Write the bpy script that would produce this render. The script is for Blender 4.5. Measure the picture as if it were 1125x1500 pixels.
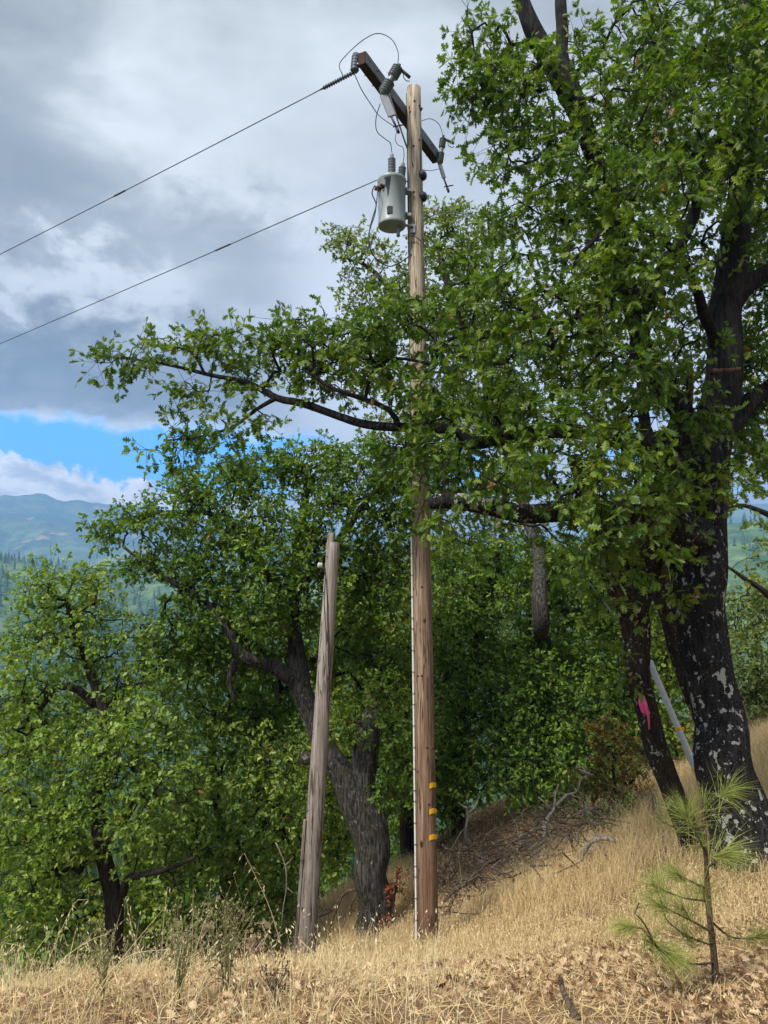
import bpy, math, random
import numpy as np
from mathutils import Vector
R = math.radians
for o in list(bpy.data.objects): bpy.data.objects.remove(o)
scene = bpy.context.scene
C = scene.collection
rng = np.random.default_rng(7)
random.seed(7)

# ------------------------------------------------------------------ camera
F = 1127.0; PITCH = R(8.0)
cam_d = bpy.data.cameras.new("camera"); cam = bpy.data.objects.new("camera", cam_d); C.objects.link(cam)
cam.location = (0, 0, 0); cam.rotation_euler = (R(90) + PITCH, 0, 0)
cam_d.sensor_fit = 'VERTICAL'; cam_d.sensor_height = 24; cam_d.lens = 24 * F / 1500
cam_d.clip_start = 0.05; cam_d.clip_end = 40000
scene.camera = cam

# ------------------------------------------------------------------ sky and light
SUN_EL, SUN_AZ = R(46), R(222)            # azimuth clockwise from +Y (view direction): behind, to the left
scene.view_settings.view_transform = 'Standard'; scene.view_settings.look = 'None'
scene.view_settings.gamma = 1; scene.view_settings.exposure = 1.1
scene.view_settings.use_curve_mapping = False
world = bpy.data.worlds.new("World"); scene.world = world; world.use_nodes = True
wn = world.node_tree.nodes; wl = world.node_tree.links; wn.clear()

class NT:
    """small helper for writing node trees"""
    def __init__(s, tree): s.t = tree; s.n = tree.nodes; s.l = tree.links
    def node(s, typ, **kw):
        nd = s.n.new(typ)
        for k, v in kw.items(): setattr(nd, k, v)
        return nd
    def put(s, sock, v):
        if isinstance(v, bpy.types.NodeSocket): s.l.new(v, sock)
        elif isinstance(v, (tuple, list)) and len(v) == 3 and sock.type == 'RGBA': sock.default_value = (*v, 1)
        else: sock.default_value = v
    def math(s, op, a, b=0.0, c=0.0, clamp=False):
        nd = s.node('ShaderNodeMath', operation=op, use_clamp=clamp)
        s.put(nd.inputs[0], a); s.put(nd.inputs[1], b); s.put(nd.inputs[2], c); return nd.outputs[0]
    def step(s, v, lo, hi, o0=0.0, o1=1.0):
        nd = s.node('ShaderNodeMapRange', interpolation_type='SMOOTHSTEP')
        s.put(nd.inputs[0], v); s.put(nd.inputs[1], lo); s.put(nd.inputs[2], hi); s.put(nd.inputs[3], o0); s.put(nd.inputs[4], o1)
        return nd.outputs[0]
    def lin(s, v, lo, hi, o0=0.0, o1=1.0):
        nd = s.node('ShaderNodeMapRange')
        s.put(nd.inputs[0], v); s.put(nd.inputs[1], lo); s.put(nd.inputs[2], hi); s.put(nd.inputs[3], o0); s.put(nd.inputs[4], o1)
        return nd.outputs[0]
    def mix(s, f, a, b, mode='MIX'):
        nd = s.node('ShaderNodeMix', data_type='RGBA', blend_type=mode)
        s.put(nd.inputs[0], f); s.put(nd.inputs[6], a); s.put(nd.inputs[7], b); return nd.outputs[2]
    def noise(s, vec, scale, detail=3.0, rough=0.5, dist=0.0, dim='3D'):
        nd = s.node('ShaderNodeTexNoise', noise_dimensions=dim)
        if vec is not None: s.put(nd.inputs['Vector'], vec)
        s.put(nd.inputs['Scale'], scale); s.put(nd.inputs['Detail'], detail); s.put(nd.inputs['Roughness'], rough); s.put(nd.inputs['Distortion'], dist)
        return nd.outputs['Fac']
    def mapping(s, vec, scale=(1, 1, 1), loc=(0, 0, 0), rot=(0, 0, 0)):
        nd = s.node('ShaderNodeMapping'); s.put(nd.inputs[0], vec)
        nd.inputs['Scale'].default_value = scale; nd.inputs['Location'].default_value = loc; nd.inputs['Rotation'].default_value = rot
        return nd.outputs[0]
    def ramp(s, f, stops):
        nd = s.node('ShaderNodeValToRGB'); s.put(nd.inputs[0], f); e = nd.color_ramp.elements
        while len(e) < len(stops): e.new(0.5)
        for i, (p, c) in enumerate(stops): e[i].position = p; e[i].color = (*c, 1)
        return nd.outputs[0]

w = NT(world.node_tree)
sky = w.node('ShaderNodeTexSky', sky_type='NISHITA'); sky.sun_disc = False
sky.sun_elevation = SUN_EL; sky.sun_rotation = SUN_AZ; sky.altitude = 300; sky.air_density = 1.0; sky.dust_density = 0.4; sky.ozone_density = 3.0
tc = w.node('ShaderNodeTexCoord'); vec = tc.outputs['Generated']
sep = w.node('ShaderNodeSeparateXYZ'); w.put(sep.inputs[0], vec)
X, Y, Z = sep.outputs
elev = w.math('MULTIPLY', w.math('ARCSINE', Z), 57.2958)           # degrees
azim = w.math('MULTIPLY', w.math('ARCTAN2', X, Y), 57.2958)        # degrees, + to the right
mp = w.mapping(vec, (1, 1, 2.0))
n_big = w.noise(mp, 2.3, 5, 0.52, 0.25)
n_mid = w.noise(w.mapping(vec, (1, 1, 1.8), (3, 1, 2)), 5.0, 5, 0.55, 0.3)
n_fin = w.noise(w.mapping(vec, (1, 1, 1.5), (7, 4, 1)), 16.0, 6, 0.6, 0.2)
n_puf = w.noise(w.mapping(vec, (1, 1, 1.2), (4, 9, 2)), 26.0, 5, 0.62, 0.1)
# ragged lower edge of the overcast deck, clear strip beneath, cumulus bank on the horizon
e_deck = w.math('ADD', elev, w.math('ADD', w.math('MULTIPLY', w.math('SUBTRACT', n_mid, 0.5), 5.0), w.math('MULTIPLY', w.math('SUBTRACT', n_fin, 0.5), 3.2)))
deck = w.step(e_deck, 12.9, 14.0)
bank_top = w.math('ADD', w.lin(azim, -27, -16, 10.9, 9.1), w.math('ADD', w.math('MULTIPLY', w.math('SUBTRACT', n_puf, 0.5), 4.2), w.math('MULTIPLY', w.math('SUBTRACT', n_fin, 0.5), 2.0)))
bank = w.math('SUBTRACT', 1.0, w.step(w.math('SUBTRACT', elev, bank_top), -0.35, 0.35))
right_bank = w.math('MULTIPLY', w.step(azim, -10, -5), w.step(w.noise(mp, 7, 4, 0.6), 0.36, 0.5))
bank = w.math('MAXIMUM', bank, right_bank)
cloud = w.math('MAXIMUM', deck, bank)
# cloud tone: soft billows of lighter and darker cloud at their bearings (azimuth, elevation, widths, strength)
wav = w.math('MULTIPLY', w.math('SUBTRACT', n_mid, 0.5), 22.0); wev = w.math('MULTIPLY', w.math('SUBTRACT', n_fin, 0.5), 14.0)
aw = w.math('ADD', azim, wav); ew = w.math('ADD', elev, wev); bil = None
for (a0, e0_, sa, se, am) in [(-20, 37, 8, 6, .13), (-24, 38, 8, 7, -.15), (-13, 31, 8, 5, .07), (-8, 26, 7, 3.5, -.10), (-4, 36, 7, 6, .03), (-25, 22.5, 6, 2.6, .15), (-20, 24, 5, 2, .10), (-21, 17.5, 12, 3.0, -.13), (-27, 29, 5, 5, -.05), (-12, 20, 7, 2.5, .06), (2, 22, 8, 5, .05)]:
    g_ = w.math('EXPONENT', w.math('MULTIPLY', w.math('ADD', w.math('POWER', w.math('DIVIDE', w.math('SUBTRACT', aw, a0), sa), 2.0), w.math('POWER', w.math('DIVIDE', w.math('SUBTRACT', ew, e0_), se), 2.0)), -1.0))
    g_ = w.math('MULTIPLY', g_, am); bil = g_ if bil is None else w.math('ADD', bil, g_)
tone = w.math('ADD', w.math('MULTIPLY', n_big, 0.62), w.math('ADD', w.math('MULTIPLY', n_mid, 0.26), w.math('MULTIPLY', n_fin, 0.14)))
tone = w.math('ADD', w.math('MULTIPLY', w.math('SUBTRACT', tone, 0.51), 0.75), w.math('ADD', 0.515, bil))
grey = w.ramp(tone, [(0.38, (1.50, 1.56, 1.47)), (0.46, (2.12, 2.18, 2.05)), (0.54, (3.0, 3.08, 2.95)), (0.64, (4.9, 5.05, 5.0))])
low = w.step(elev, 14.5, 27)                                       # lower deck is darker, warmer grey
grey = w.mix(low, w.mix(1.0, grey, (0.74, 0.75, 0.75), 'MULTIPLY'), grey)
bright = w.step(elev, 42, 64)                                      # cloud overhead, out of view, made brighter to light the ground
grey = w.mix(bright, grey, (9.0, 9.0, 9.0))
rimf = w.math('MULTIPLY', w.math('SUBTRACT', 1.0, w.step(e_deck, 13.4, 15.2)), w.step(n_fin, 0.42, 0.62))
grey = w.mix(rimf, grey, (6.2, 6.4, 6.7))
white = w.mix(w.step(w.noise(w.mapping(vec, (1, 1, 2.2), (2, 5, 3)), 18, 4, 0.6), 0.36, 0.6), (5.2, 5.4, 5.8), (10.5, 10.2, 10.0))
ccol = w.mix(deck, white, grey)
rb = w.math('MULTIPLY', w.step(azim, -12, -3), w.math('SUBTRACT', 1.0, w.step(elev, 18, 42)))
ccol = w.mix(rb, ccol, (5.0, 5.15, 5.4))
skyb = w.mix(1.0, sky.outputs[0], (0.22, 1.32, 2.15), 'MULTIPLY')
final = w.mix(cloud, skyb, ccol)
bg = w.node('ShaderNodeBackground'); w.put(bg.inputs[0], final); bg.inputs[1].default_value = 0.1
wo = w.node('ShaderNodeOutputWorld'); wl.new(bg.outputs[0], wo.inputs[0])

sun_d = bpy.data.lights.new("sun", 'SUN'); sun_d.energy = 3.2; sun_d.angle = R(12); sun_d.color = (1.0, 0.93, 0.82)
sun = bpy.data.objects.new("sun", sun_d); C.objects.link(sun)
sdir = Vector((math.sin(SUN_AZ) * math.cos(SUN_EL), math.cos(SUN_AZ) * math.cos(SUN_EL), math.sin(SUN_EL)))
sun.rotation_euler = sdir.to_track_quat('Z', 'Y').to_euler(); sun.location = (-20, -20, 40)

# ------------------------------------------------------------------ helpers
def P(px, py, D):
    """point of the place seen at photo pixel (px,py), D metres ahead"""
    u = (px - 562.5) / F; v = (750 - py) / F
    d = np.array([u, math.cos(PITCH) - v * math.sin(PITCH), math.sin(PITCH) + v * math.cos(PITCH)])
    return d * (D / d[1])
def depth(p): return p[1] * math.cos(PITCH) + p[2] * math.sin(PITCH)
def mpp(p): return depth(p) / F                                     # metres per photo pixel there

def tag(o, label=None, cat=None, group=None, kind=None):
    if label: o['label'] = label
    if cat: o['category'] = cat
    if group: o['group'] = group
    if kind: o['kind'] = kind
    return o
def empty(name, loc, label, cat, group=None):
    o = bpy.data.objects.new(name, None); C.objects.link(o); o.location = tuple(loc); o.empty_display_size = 0.2
    return tag(o, label, cat, group)

class MB:
    """mesh buffer: arrays of vertices and polygons of mixed size"""
    def __init__(s): s.V = []; s.F = []; s.A = []; s.n = 0; s.smooth = []
    def add(s, V, Fs, a=0.5, smooth=True):
        V = np.asarray(V, float).reshape(-1, 3)
        s.V.append(V); s.A.append(np.broadcast_to(np.asarray(a, float), (len(V),)))
        for f in (Fs if isinstance(Fs, list) else [Fs]):
            f = np.asarray(f, int); s.F.append(f + s.n); s.smooth.append(smooth)
        s.n += len(V)
    def build(s, name, mat, parent=None, origin=None):
        V = np.concatenate(s.V); A = np.concatenate(s.A)
        if parent is not None: V = V - np.array(parent.location if parent.parent is None else (np.array(parent.location) + np.array(parent.parent.location)))
        elif origin is not None: V = V - np.asarray(origin)
        me = bpy.data.meshes.new(name)
        me.vertices.add(len(V)); me.vertices.foreach_set('co', V.astype(np.float32).ravel())
        tot = np.concatenate([np.full(len(f), f.shape[1]) for f in s.F]); idx = np.concatenate([f.ravel() for f in s.F])
        me.loops.add(len(idx)); me.loops.foreach_set('vertex_index', idx.astype(np.int32))
        st = np.concatenate([[0], np.cumsum(tot)[:-1]])
        me.polygons.add(len(tot)); me.polygons.foreach_set('loop_start', st.astype(np.int32))
        sm = np.concatenate([np.full(len(f), q) for f, q in zip(s.F, s.smooth)])
        me.polygons.foreach_set('use_smooth', sm.astype(bool))
        at = me.attributes.new('rnd', 'FLOAT', 'POINT'); at.data.foreach_set('value', A.astype(np.float32))
        me.update(calc_edges=True); me.validate()
        me.materials.append(mat)
        o = bpy.data.objects.new(name, me); C.objects.link(o)
        if parent is not None: o.parent = parent
        elif origin is not None: o.location = tuple(origin)
        return o

def nrm(a): return a / np.maximum(np.linalg.norm(a, axis=-1, keepdims=True), 1e-9)
def frames(pts):
    t = np.gradient(pts, axis=0); t = nrm(t)
    ref = np.array([0.13, 0.97, 0.2]) if abs(t[0][1]) < 0.8 else np.array([0.97, 0.1, 0.2])
    a = np.zeros_like(t); u = nrm(np.cross(t[0], ref))
    for i in range(len(t)):
        u = nrm(u - t[i] * np.dot(u, t[i])); a[i] = u
    return t, a, np.cross(t, a)
def tube(mb, pts, rad, sides=8, cap=True, wob=None, a=0.5, smooth=True):
    pts = np.asarray(pts, float); rad = np.broadcast_to(np.asarray(rad, float), (len(pts),))
    t, u, v = frames(pts); th = np.arange(sides) / sides * 2 * np.pi
    rr = np.repeat(rad[:, None], sides, 1)
    if wob is not None: rr = rr * wob(len(pts), sides)
    V = pts[:, None, :] + rr[..., None] * (np.cos(th)[None, :, None] * u[:, None, :] + np.sin(th)[None, :, None] * v[:, None, :])
    n = len(pts); i = np.arange(n - 1)[:, None] * sides; j = np.arange(sides)[None, :]; k = (j + 1) % sides
    Q = np.stack([i + j, i + k, i + sides + k, i + sides + j], -1).reshape(-1, 4)
    Fs = [Q]
    if cap: Fs += [np.arange(sides)[::-1][None, :], (np.arange(sides) + (n - 1) * sides)[None, :]]
    mb.add(V.reshape(-1, 3), Fs, a, smooth)
def spline(ctrl, step):
    """Catmull-Rom through rows (any columns); first three are xyz"""
    c = np.asarray(ctrl, float)
    if len(c) == 2:
        n = max(2, int(np.linalg.norm(c[1, :3] - c[0, :3]) / step) + 1); s = np.linspace(0, 1, n)[:, None]; return c[0] * (1 - s) + c[1] * s
    q = np.vstack([2 * c[0] - c[1], c, 2 * c[-1] - c[-2]]); out = []
    for i in range(1, len(q) - 2):
        n = max(1, int(np.linalg.norm(q[i + 1, :3] - q[i, :3]) / step))
        s = (np.arange(n) / n)[:, None]
        out.append(0.5 * (2 * q[i] + (q[i + 1] - q[i - 1]) * s + (2 * q[i - 1] - 5 * q[i] + 4 * q[i + 1] - q[i + 2]) * s ** 2 + (3 * q[i] - q[i - 1] - 3 * q[i + 1] + q[i + 2]) * s ** 3))
    return np.vstack(out + [c[-1:]])
def pix(*pts):
    """rows (px,py,D) -> points"""
    return np.array([P(*p) for p in pts])
def box(mb, c, size, ax=None, a=0.5, bev=0.0):
    """box centred c, size (sx,sy,sz) along axes rows of ax, edges chamfered"""
    ax = np.eye(3) if ax is None else np.asarray(ax, float); h = np.asarray(size, float) / 2
    b = min(bev if bev else 0.12 * min(h), 0.9 * min(h)); V = []; 
    for z in (-1, 1):
        for lvl in (0, 1):
            k = lvl if z < 0 else 1 - lvl
            hz = z * (h[2] - (b if k else 0)) if k else z * h[2]
            ins = 0 if k else b
            for sx, sy, wx, wy in ((-1, -1, 1, 0), (-1, -1, 0, 1), (-1, 1, 0, 1), (-1, 1, 1, 0), (1, 1, 1, 0), (1, 1, 0, 1), (1, -1, 0, 1), (1, -1, 1, 0)):
                V.append((sx * (h[0] - ins - b * wx), sy * (h[1] - ins - b * wy), hz))
    V = np.array(V); V = np.asarray(c) + V @ ax
    j = np.arange(8); k = (j + 1) % 8; Fs = [np.arange(8)[None, :], (np.arange(8)[::-1] + 24)[None, :]]
    Q = np.concatenate([np.stack([i * 8 + j, i * 8 + 8 + j, i * 8 + 8 + k, i * 8 + k], -1) for i in range(3)])
    mb.add(V, Fs + [Q], a, False)
def lathe(mb, base, axis, prof, sides=20, a=0.5):
    """prof rows (radius, distance along axis)"""
    axis = nrm(np.asarray(axis, float)); ref = np.array([0, 1, 0.1]) if abs(axis[1]) < 0.8 else np.array([1, 0, 0.1])
    u = nrm(np.cross(axis, ref)); v = np.cross(axis, u); th = np.arange(sides) / sides * 2 * np.pi
    ring = np.cos(th)[:, None] * u + np.sin(th)[:, None] * v
    V = np.concatenate([np.asarray(base) + axis * h + ring * max(r, 1e-4) for r, h in prof]); n = len(prof)
    i = np.arange(n - 1)[:, None] * sides; j = np.arange(sides)[None, :]; k = (j + 1) % sides
    Q = np.stack([i + j, i + k, i + sides + k, i + sides + j], -1).reshape(-1, 4)
    mb.add(V, [Q, np.arange(sides)[::-1][None, :], (np.arange(sides) + (n - 1) * sides)[None, :]], a, True)

def hash2(ix, iy, seed):
    n = (ix.astype(np.int64) * 374761393 + iy.astype(np.int64) * 668265263 + seed * 69069) & 0x7fffffff
    n = (n ^ (n >> 13)) * 1274126177 & 0x7fffffff
    return ((n ^ (n >> 16)) & 0xffff) / 65535.0
def vnoise(x, y, seed=0):
    x = np.asarray(x, float); y = np.asarray(y, float)
    ix = np.floor(x); iy = np.floor(y); fx = x - ix; fy = y - iy; fx = fx * fx * (3 - 2 * fx); fy = fy * fy * (3 - 2 * fy)
    a = hash2(ix, iy, seed); b = hash2(ix + 1, iy, seed); c = hash2(ix, iy + 1, seed); d = hash2(ix + 1, iy + 1, seed)
    return (a * (1 - fx) + b * fx) * (1 - fy) + (c * (1 - fx) + d * fx) * fy
def fbm(x, y, seed=0, o=4, g=0.5):
    s = 0; amp = 1; tot = 0
    for k in range(o): s = s + amp * vnoise(x * 2 ** k, y * 2 ** k, seed + k); tot += amp; amp *= g
    return s / tot
def sstep(x, a, b):
    t = np.clip((x - a) / (b - a), 0, 1); return t * t * (3 - 2 * t)

# ------------------------------------------------------------------ materials
def mat(name):
    m = bpy.data.materials.new(name); m.use_nodes = True; m.node_tree.nodes.clear(); t = NT(m.node_tree)
    out = t.node('ShaderNodeOutputMaterial'); b = t.node('ShaderNodeBsdfPrincipled'); t.l.new(b.outputs[0], out.inputs[0])
    return m, t, b, out
def bump(t, b, h, strength=0.5, dist=0.01):
    nd = t.node('ShaderNodeBump'); nd.inputs['Strength'].default_value = strength; nd.inputs['Distance'].default_value = dist
    t.put(nd.inputs['Height'], h); t.l.new(nd.outputs[0], b.inputs['Normal'])
def objc(t): return t.node('ShaderNodeTexCoord').outputs['Object']
def plain(name, col, rough=0.6, metal=0.0, var=0.25, scale=14, dirt=(0.05, 0.045, 0.04)):
    m, t, b, o = mat(name); v = objc(t); n = t.noise(v, scale, 4, 0.6)
    c = t.mix(t.step(n, 0.35, 0.75, 0, var), col, dirt); t.put(b.inputs['Base Color'], c)
    t.put(b.inputs['Roughness'], t.lin(n, 0.3, 0.7, max(rough - 0.12, 0.05), min(rough + 0.12, 1))); b.inputs['Metallic'].default_value = metal
    bump(t, b, t.noise(v, scale * 4, 3), 0.15, 0.002)
    return m
def leafmat(name, c1, c2, c3, dry=0.985, trans=0.42, rough=0.48):
    m, t, b, o = mat(name)
    at = t.node('ShaderNodeAttribute', attribute_name='rnd').outputs['Fac']
    big = t.noise(objc(t), 0.9, 3, 0.6)
    f = t.math('ADD', t.math('MULTIPLY', at, 0.55), t.math('MULTIPLY', big, 0.6))
    col = t.ramp(f, [(0.25, c1), (0.50, c2), (0.74, c3), (0.95, tuple(min(1, q * 1.5) for q in c3))])
    col = t.mix(t.math('GREATER_THAN', at, dry), col, (0.26, 0.13, 0.045))
    gb = t.node('ShaderNodeNewGeometry'); under = t.mix(1.0, col, (1.45, 1.30, 1.75), 'MULTIPLY'); col2 = t.mix(gb.outputs['Backfacing'], col, under)
    t.put(b.inputs['Base Color'], col2); b.inputs['Roughness'].default_value = rough; b.inputs['Specular IOR Level'].default_value = 0.45
    tr = t.node('ShaderNodeBsdfTranslucent'); t.put(tr.inputs[0], t.mix(1.0, col, (1.5, 1.55, 0.55), 'MULTIPLY'))
    mx = t.node('ShaderNodeMixShader'); mx.inputs[0].default_value = trans
    t.l.new(b.outputs[0], mx.inputs[1]); t.l.new(tr.outputs[0], mx.inputs[2]); t.l.new(mx.outputs[0], o.inputs[0])
    return m
def barkmat(name, dark, light, lichen=0.0, moss=0.35, furrow=1.0, lich=(0.55, 0.57, 0.52)):
    m, t, b, o = mat(name); v = objc(t)
    g = t.mapping(v, (1, 1, 0.17)); n1 = t.noise(g, 30 * furrow, 5, 0.7, 0.5); n2 = t.noise(v, 3.2, 4, 0.6)
    col = t.mix(t.step(n1, 0.36, 0.68), dark, light)
    col = t.mix(t.step(n2, 0.5, 0.72, 0, moss), col, (0.055, 0.042, 0.012))
    if lichen > 0:
        l1 = t.noise(t.mapping(v, (1, 1, 0.8), (3, 1, 0)), 12, 5, 0.62, 0.15)
        l2 = t.noise(t.mapping(v, (1, 1, 0.8), (1, 7, 0)), 46, 3, 0.6)
        l3 = t.noise(v, 1.1, 2, 0.5)
        thr = t.math('ADD', l1, t.math('MULTIPLY', t.math('SUBTRACT', l3, 0.5), 0.30))
        msk = t.math('MAXIMUM', t.step(thr, 0.658 - lichen * .05, 0.674 - lichen * .05), t.math('MULTIPLY', t.step(l2, 0.66, 0.69), 0.85))
        sz = t.node('ShaderNodeSeparateXYZ'); t.put(sz.inputs[0], v)
        msk = t.math('MULTIPLY', msk, t.math('SUBTRACT', 1.0, t.step(sz.outputs[2], 3.6, 5.4)))
        col = t.mix(t.math('MULTIPLY', msk, 0.9), col, t.mix(n1, tuple(x * .62 for x in lich), lich))
    t.put(b.inputs['Base Color'], col); b.inputs['Roughness'].default_value = 0.92; b.inputs['Specular IOR Level'].default_value = 0.2
    bump(t, b, t.math('ADD', n1, t.math('MULTIPLY', t.noise(v, 60, 3), 0.3)), 1.0, 0.06)
    return m
M = {}
M['leaf_near'] = leafmat('leaf_near', (0.037, 0.085, 0.009), (0.066, 0.134, 0.012), (0.138, 0.208, 0.017), 0.987)
M['leaf_deep'] = leafmat('leaf_deep', (0.046, 0.107, 0.011), (0.078, 0.156, 0.014), (0.133, 0.224, 0.022), 0.994)
M['leaf_olive'] = leafmat('leaf_olive', (0.076, 0.125, 0.029), (0.134, 0.195, 0.041), (0.212, 0.266, 0.063), 0.99)
M['leaf_lime'] = leafmat('leaf_lime', (0.082, 0.156, 0.025), (0.138, 0.237, 0.032), (0.223, 0.320, 0.044), 0.993)
M['leaf_mid'] = leafmat('leaf_mid', (0.066, 0.128, 0.012), (0.112, 0.190, 0.018), (0.206, 0.273, 0.025), 0.995)
M['leaf_pale'] = leafmat('leaf_pale', (0.07, 0.12, 0.03), (0.12, 0.18, 0.04), (0.17, 0.23, 0.06), 0.995)
M['leaf_turn'] = leafmat('leaf_turn', (0.05, 0.085, 0.012), (0.12, 0.13, 0.02), (0.20, 0.10, 0.02), 0.9)
M['leaf_red'] = leafmat('leaf_red', (0.16, 0.025, 0.012), (0.22, 0.05, 0.02), (0.10, 0.07, 0.02), 0.95)
M['bark_black'] = barkmat('bark_black', (0.006, 0.006, 0.007), (0.040, 0.037, 0.038), 1.35, 0.3)
M['bark_moss'] = barkmat('bark_moss', (0.014, 0.010, 0.008), (0.055, 0.042, 0.034), 0.5, 0.9)
M['bark_grey'] = barkmat('bark_grey', (0.014, 0.013, 0.012), (0.125, 0.12, 0.115), 0.35, 0.9, 1.0, (0.30, 0.30, 0.28))
M['bark_brown'] = barkmat('bark_brown', (0.022, 0.017, 0.014), (0.085, 0.070, 0.058), 0.0, 0.6)
M['bark_pine'] = barkmat('bark_pine', (0.07, 0.045, 0.03), (0.22, 0.16, 0.115), 0.0, 0.2)
M['twig'] = barkmat('twig', (0.010, 0.009, 0.008), (0.045, 0.038, 0.034), 0.0, 0.3)
M['dead'] = barkmat('dead', (0.16, 0.14, 0.115), (0.46, 0.42, 0.37), 0.0, 0.2)
M['dead_dark'] = barkmat('dead_dark', (0.06, 0.042, 0.03), (0.26, 0.20, 0.15), 0.0, 0.2)
def grassmat(name, c1, c2, c3):
    m, t, b, o = mat(name); at = t.node('ShaderNodeAttribute', attribute_name='rnd').outputs['Fac']
    f = t.math('ADD', t.math('MULTIPLY', at, 0.7), t.math('MULTIPLY', t.noise(objc(t), 0.8, 3), 0.4))
    col = t.ramp(f, [(0.2, c1), (0.5, c2), (0.85, c3)])
    t.put(b.inputs['Base Color'], col); b.inputs['Roughness'].default_value = 0.7; b.inputs['Specular IOR Level'].default_value = 0.2
    tr = t.node('ShaderNodeBsdfTranslucent'); t.put(tr.inputs[0], col); mx = t.node('ShaderNodeMixShader'); mx.inputs[0].default_value = 0.3
    t.l.new(b.outputs[0], mx.inputs[1]); t.l.new(tr.outputs[0], mx.inputs[2]); t.l.new(mx.outputs[0], o.inputs[0]); return m
M['straw'] = grassmat('straw', (0.36, 0.24, 0.11), (0.66, 0.49, 0.24), (0.86, 0.72, 0.44))
M['oat'] = grassmat('oat', (0.50, 0.42, 0.20), (0.66, 0.57, 0.32), (0.80, 0.72, 0.48))
M['litter'] = grassmat('litter', (0.12, 0.06, 0.03), (0.34, 0.21, 0.11), (0.66, 0.50, 0.31))
M['weed'] = grassmat('weed', (0.16, 0.16, 0.07), (0.28, 0.27, 0.12), (0.42, 0.38, 0.20))
M['needle'] = grassmat('needle', (0.12, 0.17, 0.035), (0.23, 0.28, 0.06), (0.38, 0.41, 0.12))

# ------------------------------------------------------------------ ground shape
def pr(px, py, D): q = P(px, py, D); return (q[0], q[1], q[2])
ctrl = [(0, 0, -1.55), (3, 0, -1.15), (-3, 0, -2.0), (0, -4, -0.6), (5, -4, 0.1), (-5, -4, -1.5), (7, 3, -1.0),
        pr(562, 1500, 3.4), pr(1125, 1500, 3.4), pr(0, 1500, 3.5),
        pr(0, 1452, 5.0), pr(190, 1448, 5.6), pr(330, 1428, 7.0), (-4.6, 8, -4.6), (-6, 12, -7.4), (-9, 9, -7.6), (-10, 16, -11), (-6, 3.5, -2.9), (-9, 4, -4.6),
        pr(627, 1386, 10), pr(447, 1412, 9.5), pr(540, 1378, 13), pr(470, 1325, 15.5), pr(540, 1300, 17),
        pr(700, 1255, 15), pr(800, 1205, 15), pr(690, 1195, 18.5), pr(700, 1335, 11), pr(562, 1428, 7.2), pr(300, 1445, 6.2), pr(760, 1405, 7.0), pr(430, 1432, 7.6), pr(850, 1285, 10.5), pr(960, 1205, 11),
        pr(1090, 1262, 8.5), pr(1010, 1248, 9.2), pr(1120, 1100, 14), pr(1120, 1050, 20), (9, 8, -1.3), (12, 14, -0.6), (10, 22, -1.8), pr(800, 1150, 22),
        (-2.8, 18, -8.6), (0, 24, -7.5), (-8, 24, -14)]
ctrl = np.array(ctrl)
def U(r): return np.where(r > 1e-6, r * r * np.log(np.maximum(r, 1e-6)), 0)
_n = len(ctrl); _K = U(np.linalg.norm(ctrl[:, None, :2] - ctrl[None, :, :2], axis=-1)) + np.eye(_n) * 0.15
_Pm = np.hstack([np.ones((_n, 1)), ctrl[:, :2]]); _A = np.block([[_K, _Pm], [_Pm.T, np.zeros((3, 3))]])
_W = np.linalg.solve(_A, np.concatenate([ctrl[:, 2], np.zeros(3)]))
def near_h(x, y):
    sh = np.shape(x); x = np.ravel(x).astype(float); y = np.ravel(y).astype(float)
    out = np.zeros(len(x))
    for s in range(0, len(x), 20000):
        xs, ys = x[s:s + 20000], y[s:s + 20000]
        r = np.hypot(xs[:, None] - ctrl[None, :, 0], ys[:, None] - ctrl[None, :, 1])
        out[s:s + 20000] = U(r) @ _W[:_n] + _W[_n] + _W[_n + 1] * xs + _W[_n + 2] * ys
    return out.reshape(sh)
def far_h(x, y):
    r = np.hypot(x, y); az = np.degrees(np.arctan2(x, y))
    k = 0.34 - 0.26 * sstep(az, 5, 45) * (1 - sstep(az, 120, 200)) ; behind = sstep(np.abs(az), 90, 150)
    base = -4.5 - k * np.minimum(np.maximum(r - 14, 0), 420); base = base * (1 - behind) + (2 + 0.12 * np.minimum(r, 500)) * behind
    und = (fbm(x / 160, y / 160, 5, 4) - 0.5) * 40 * sstep(r, 60, 500)
    mid = (120 + 95 * (fbm(az / 9 + 40, r / 900, 9, 3) - 0.35)) * sstep(r, 480, 1400) * (1 - 0.35 * sstep(r, 1500, 2300)) + 105 * sstep(r, 480, 1400)
    ridge = 1 - np.abs(2 * fbm(x / 1500 + 3, y / 1500 + 8, 21, 5) - 1)
    prof = 0.0
    crest = np.interp(az, [-60, -40, -27, -24, -21.5, -18.5, -15, -5, 8, 20, 26, 40, 70], [560, 640, 772, 800, 778, 742, 690, 600, 560, 600, 640, 560, 480])
    mtn = (crest + 120 + (fbm(az / 2.4, az / 7 + 3, 31, 4) - 0.5) * 90) * sstep(r, 2100, 5200) * (0.80 + 0.20 * sstep(r, 4300, 5200)) + (ridge - 0.62) * 330 * sstep(r, 2100, 3000) * (1 - sstep(r, 4600, 5200))
    mtn = mtn * (1 - 0.35 * sstep(r, 5300, 7500))
    return base + und + mid * (1 - behind) * (1 - sstep(r, 2400, 4200)) + mtn * (1 - behind * 0.6)
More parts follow.
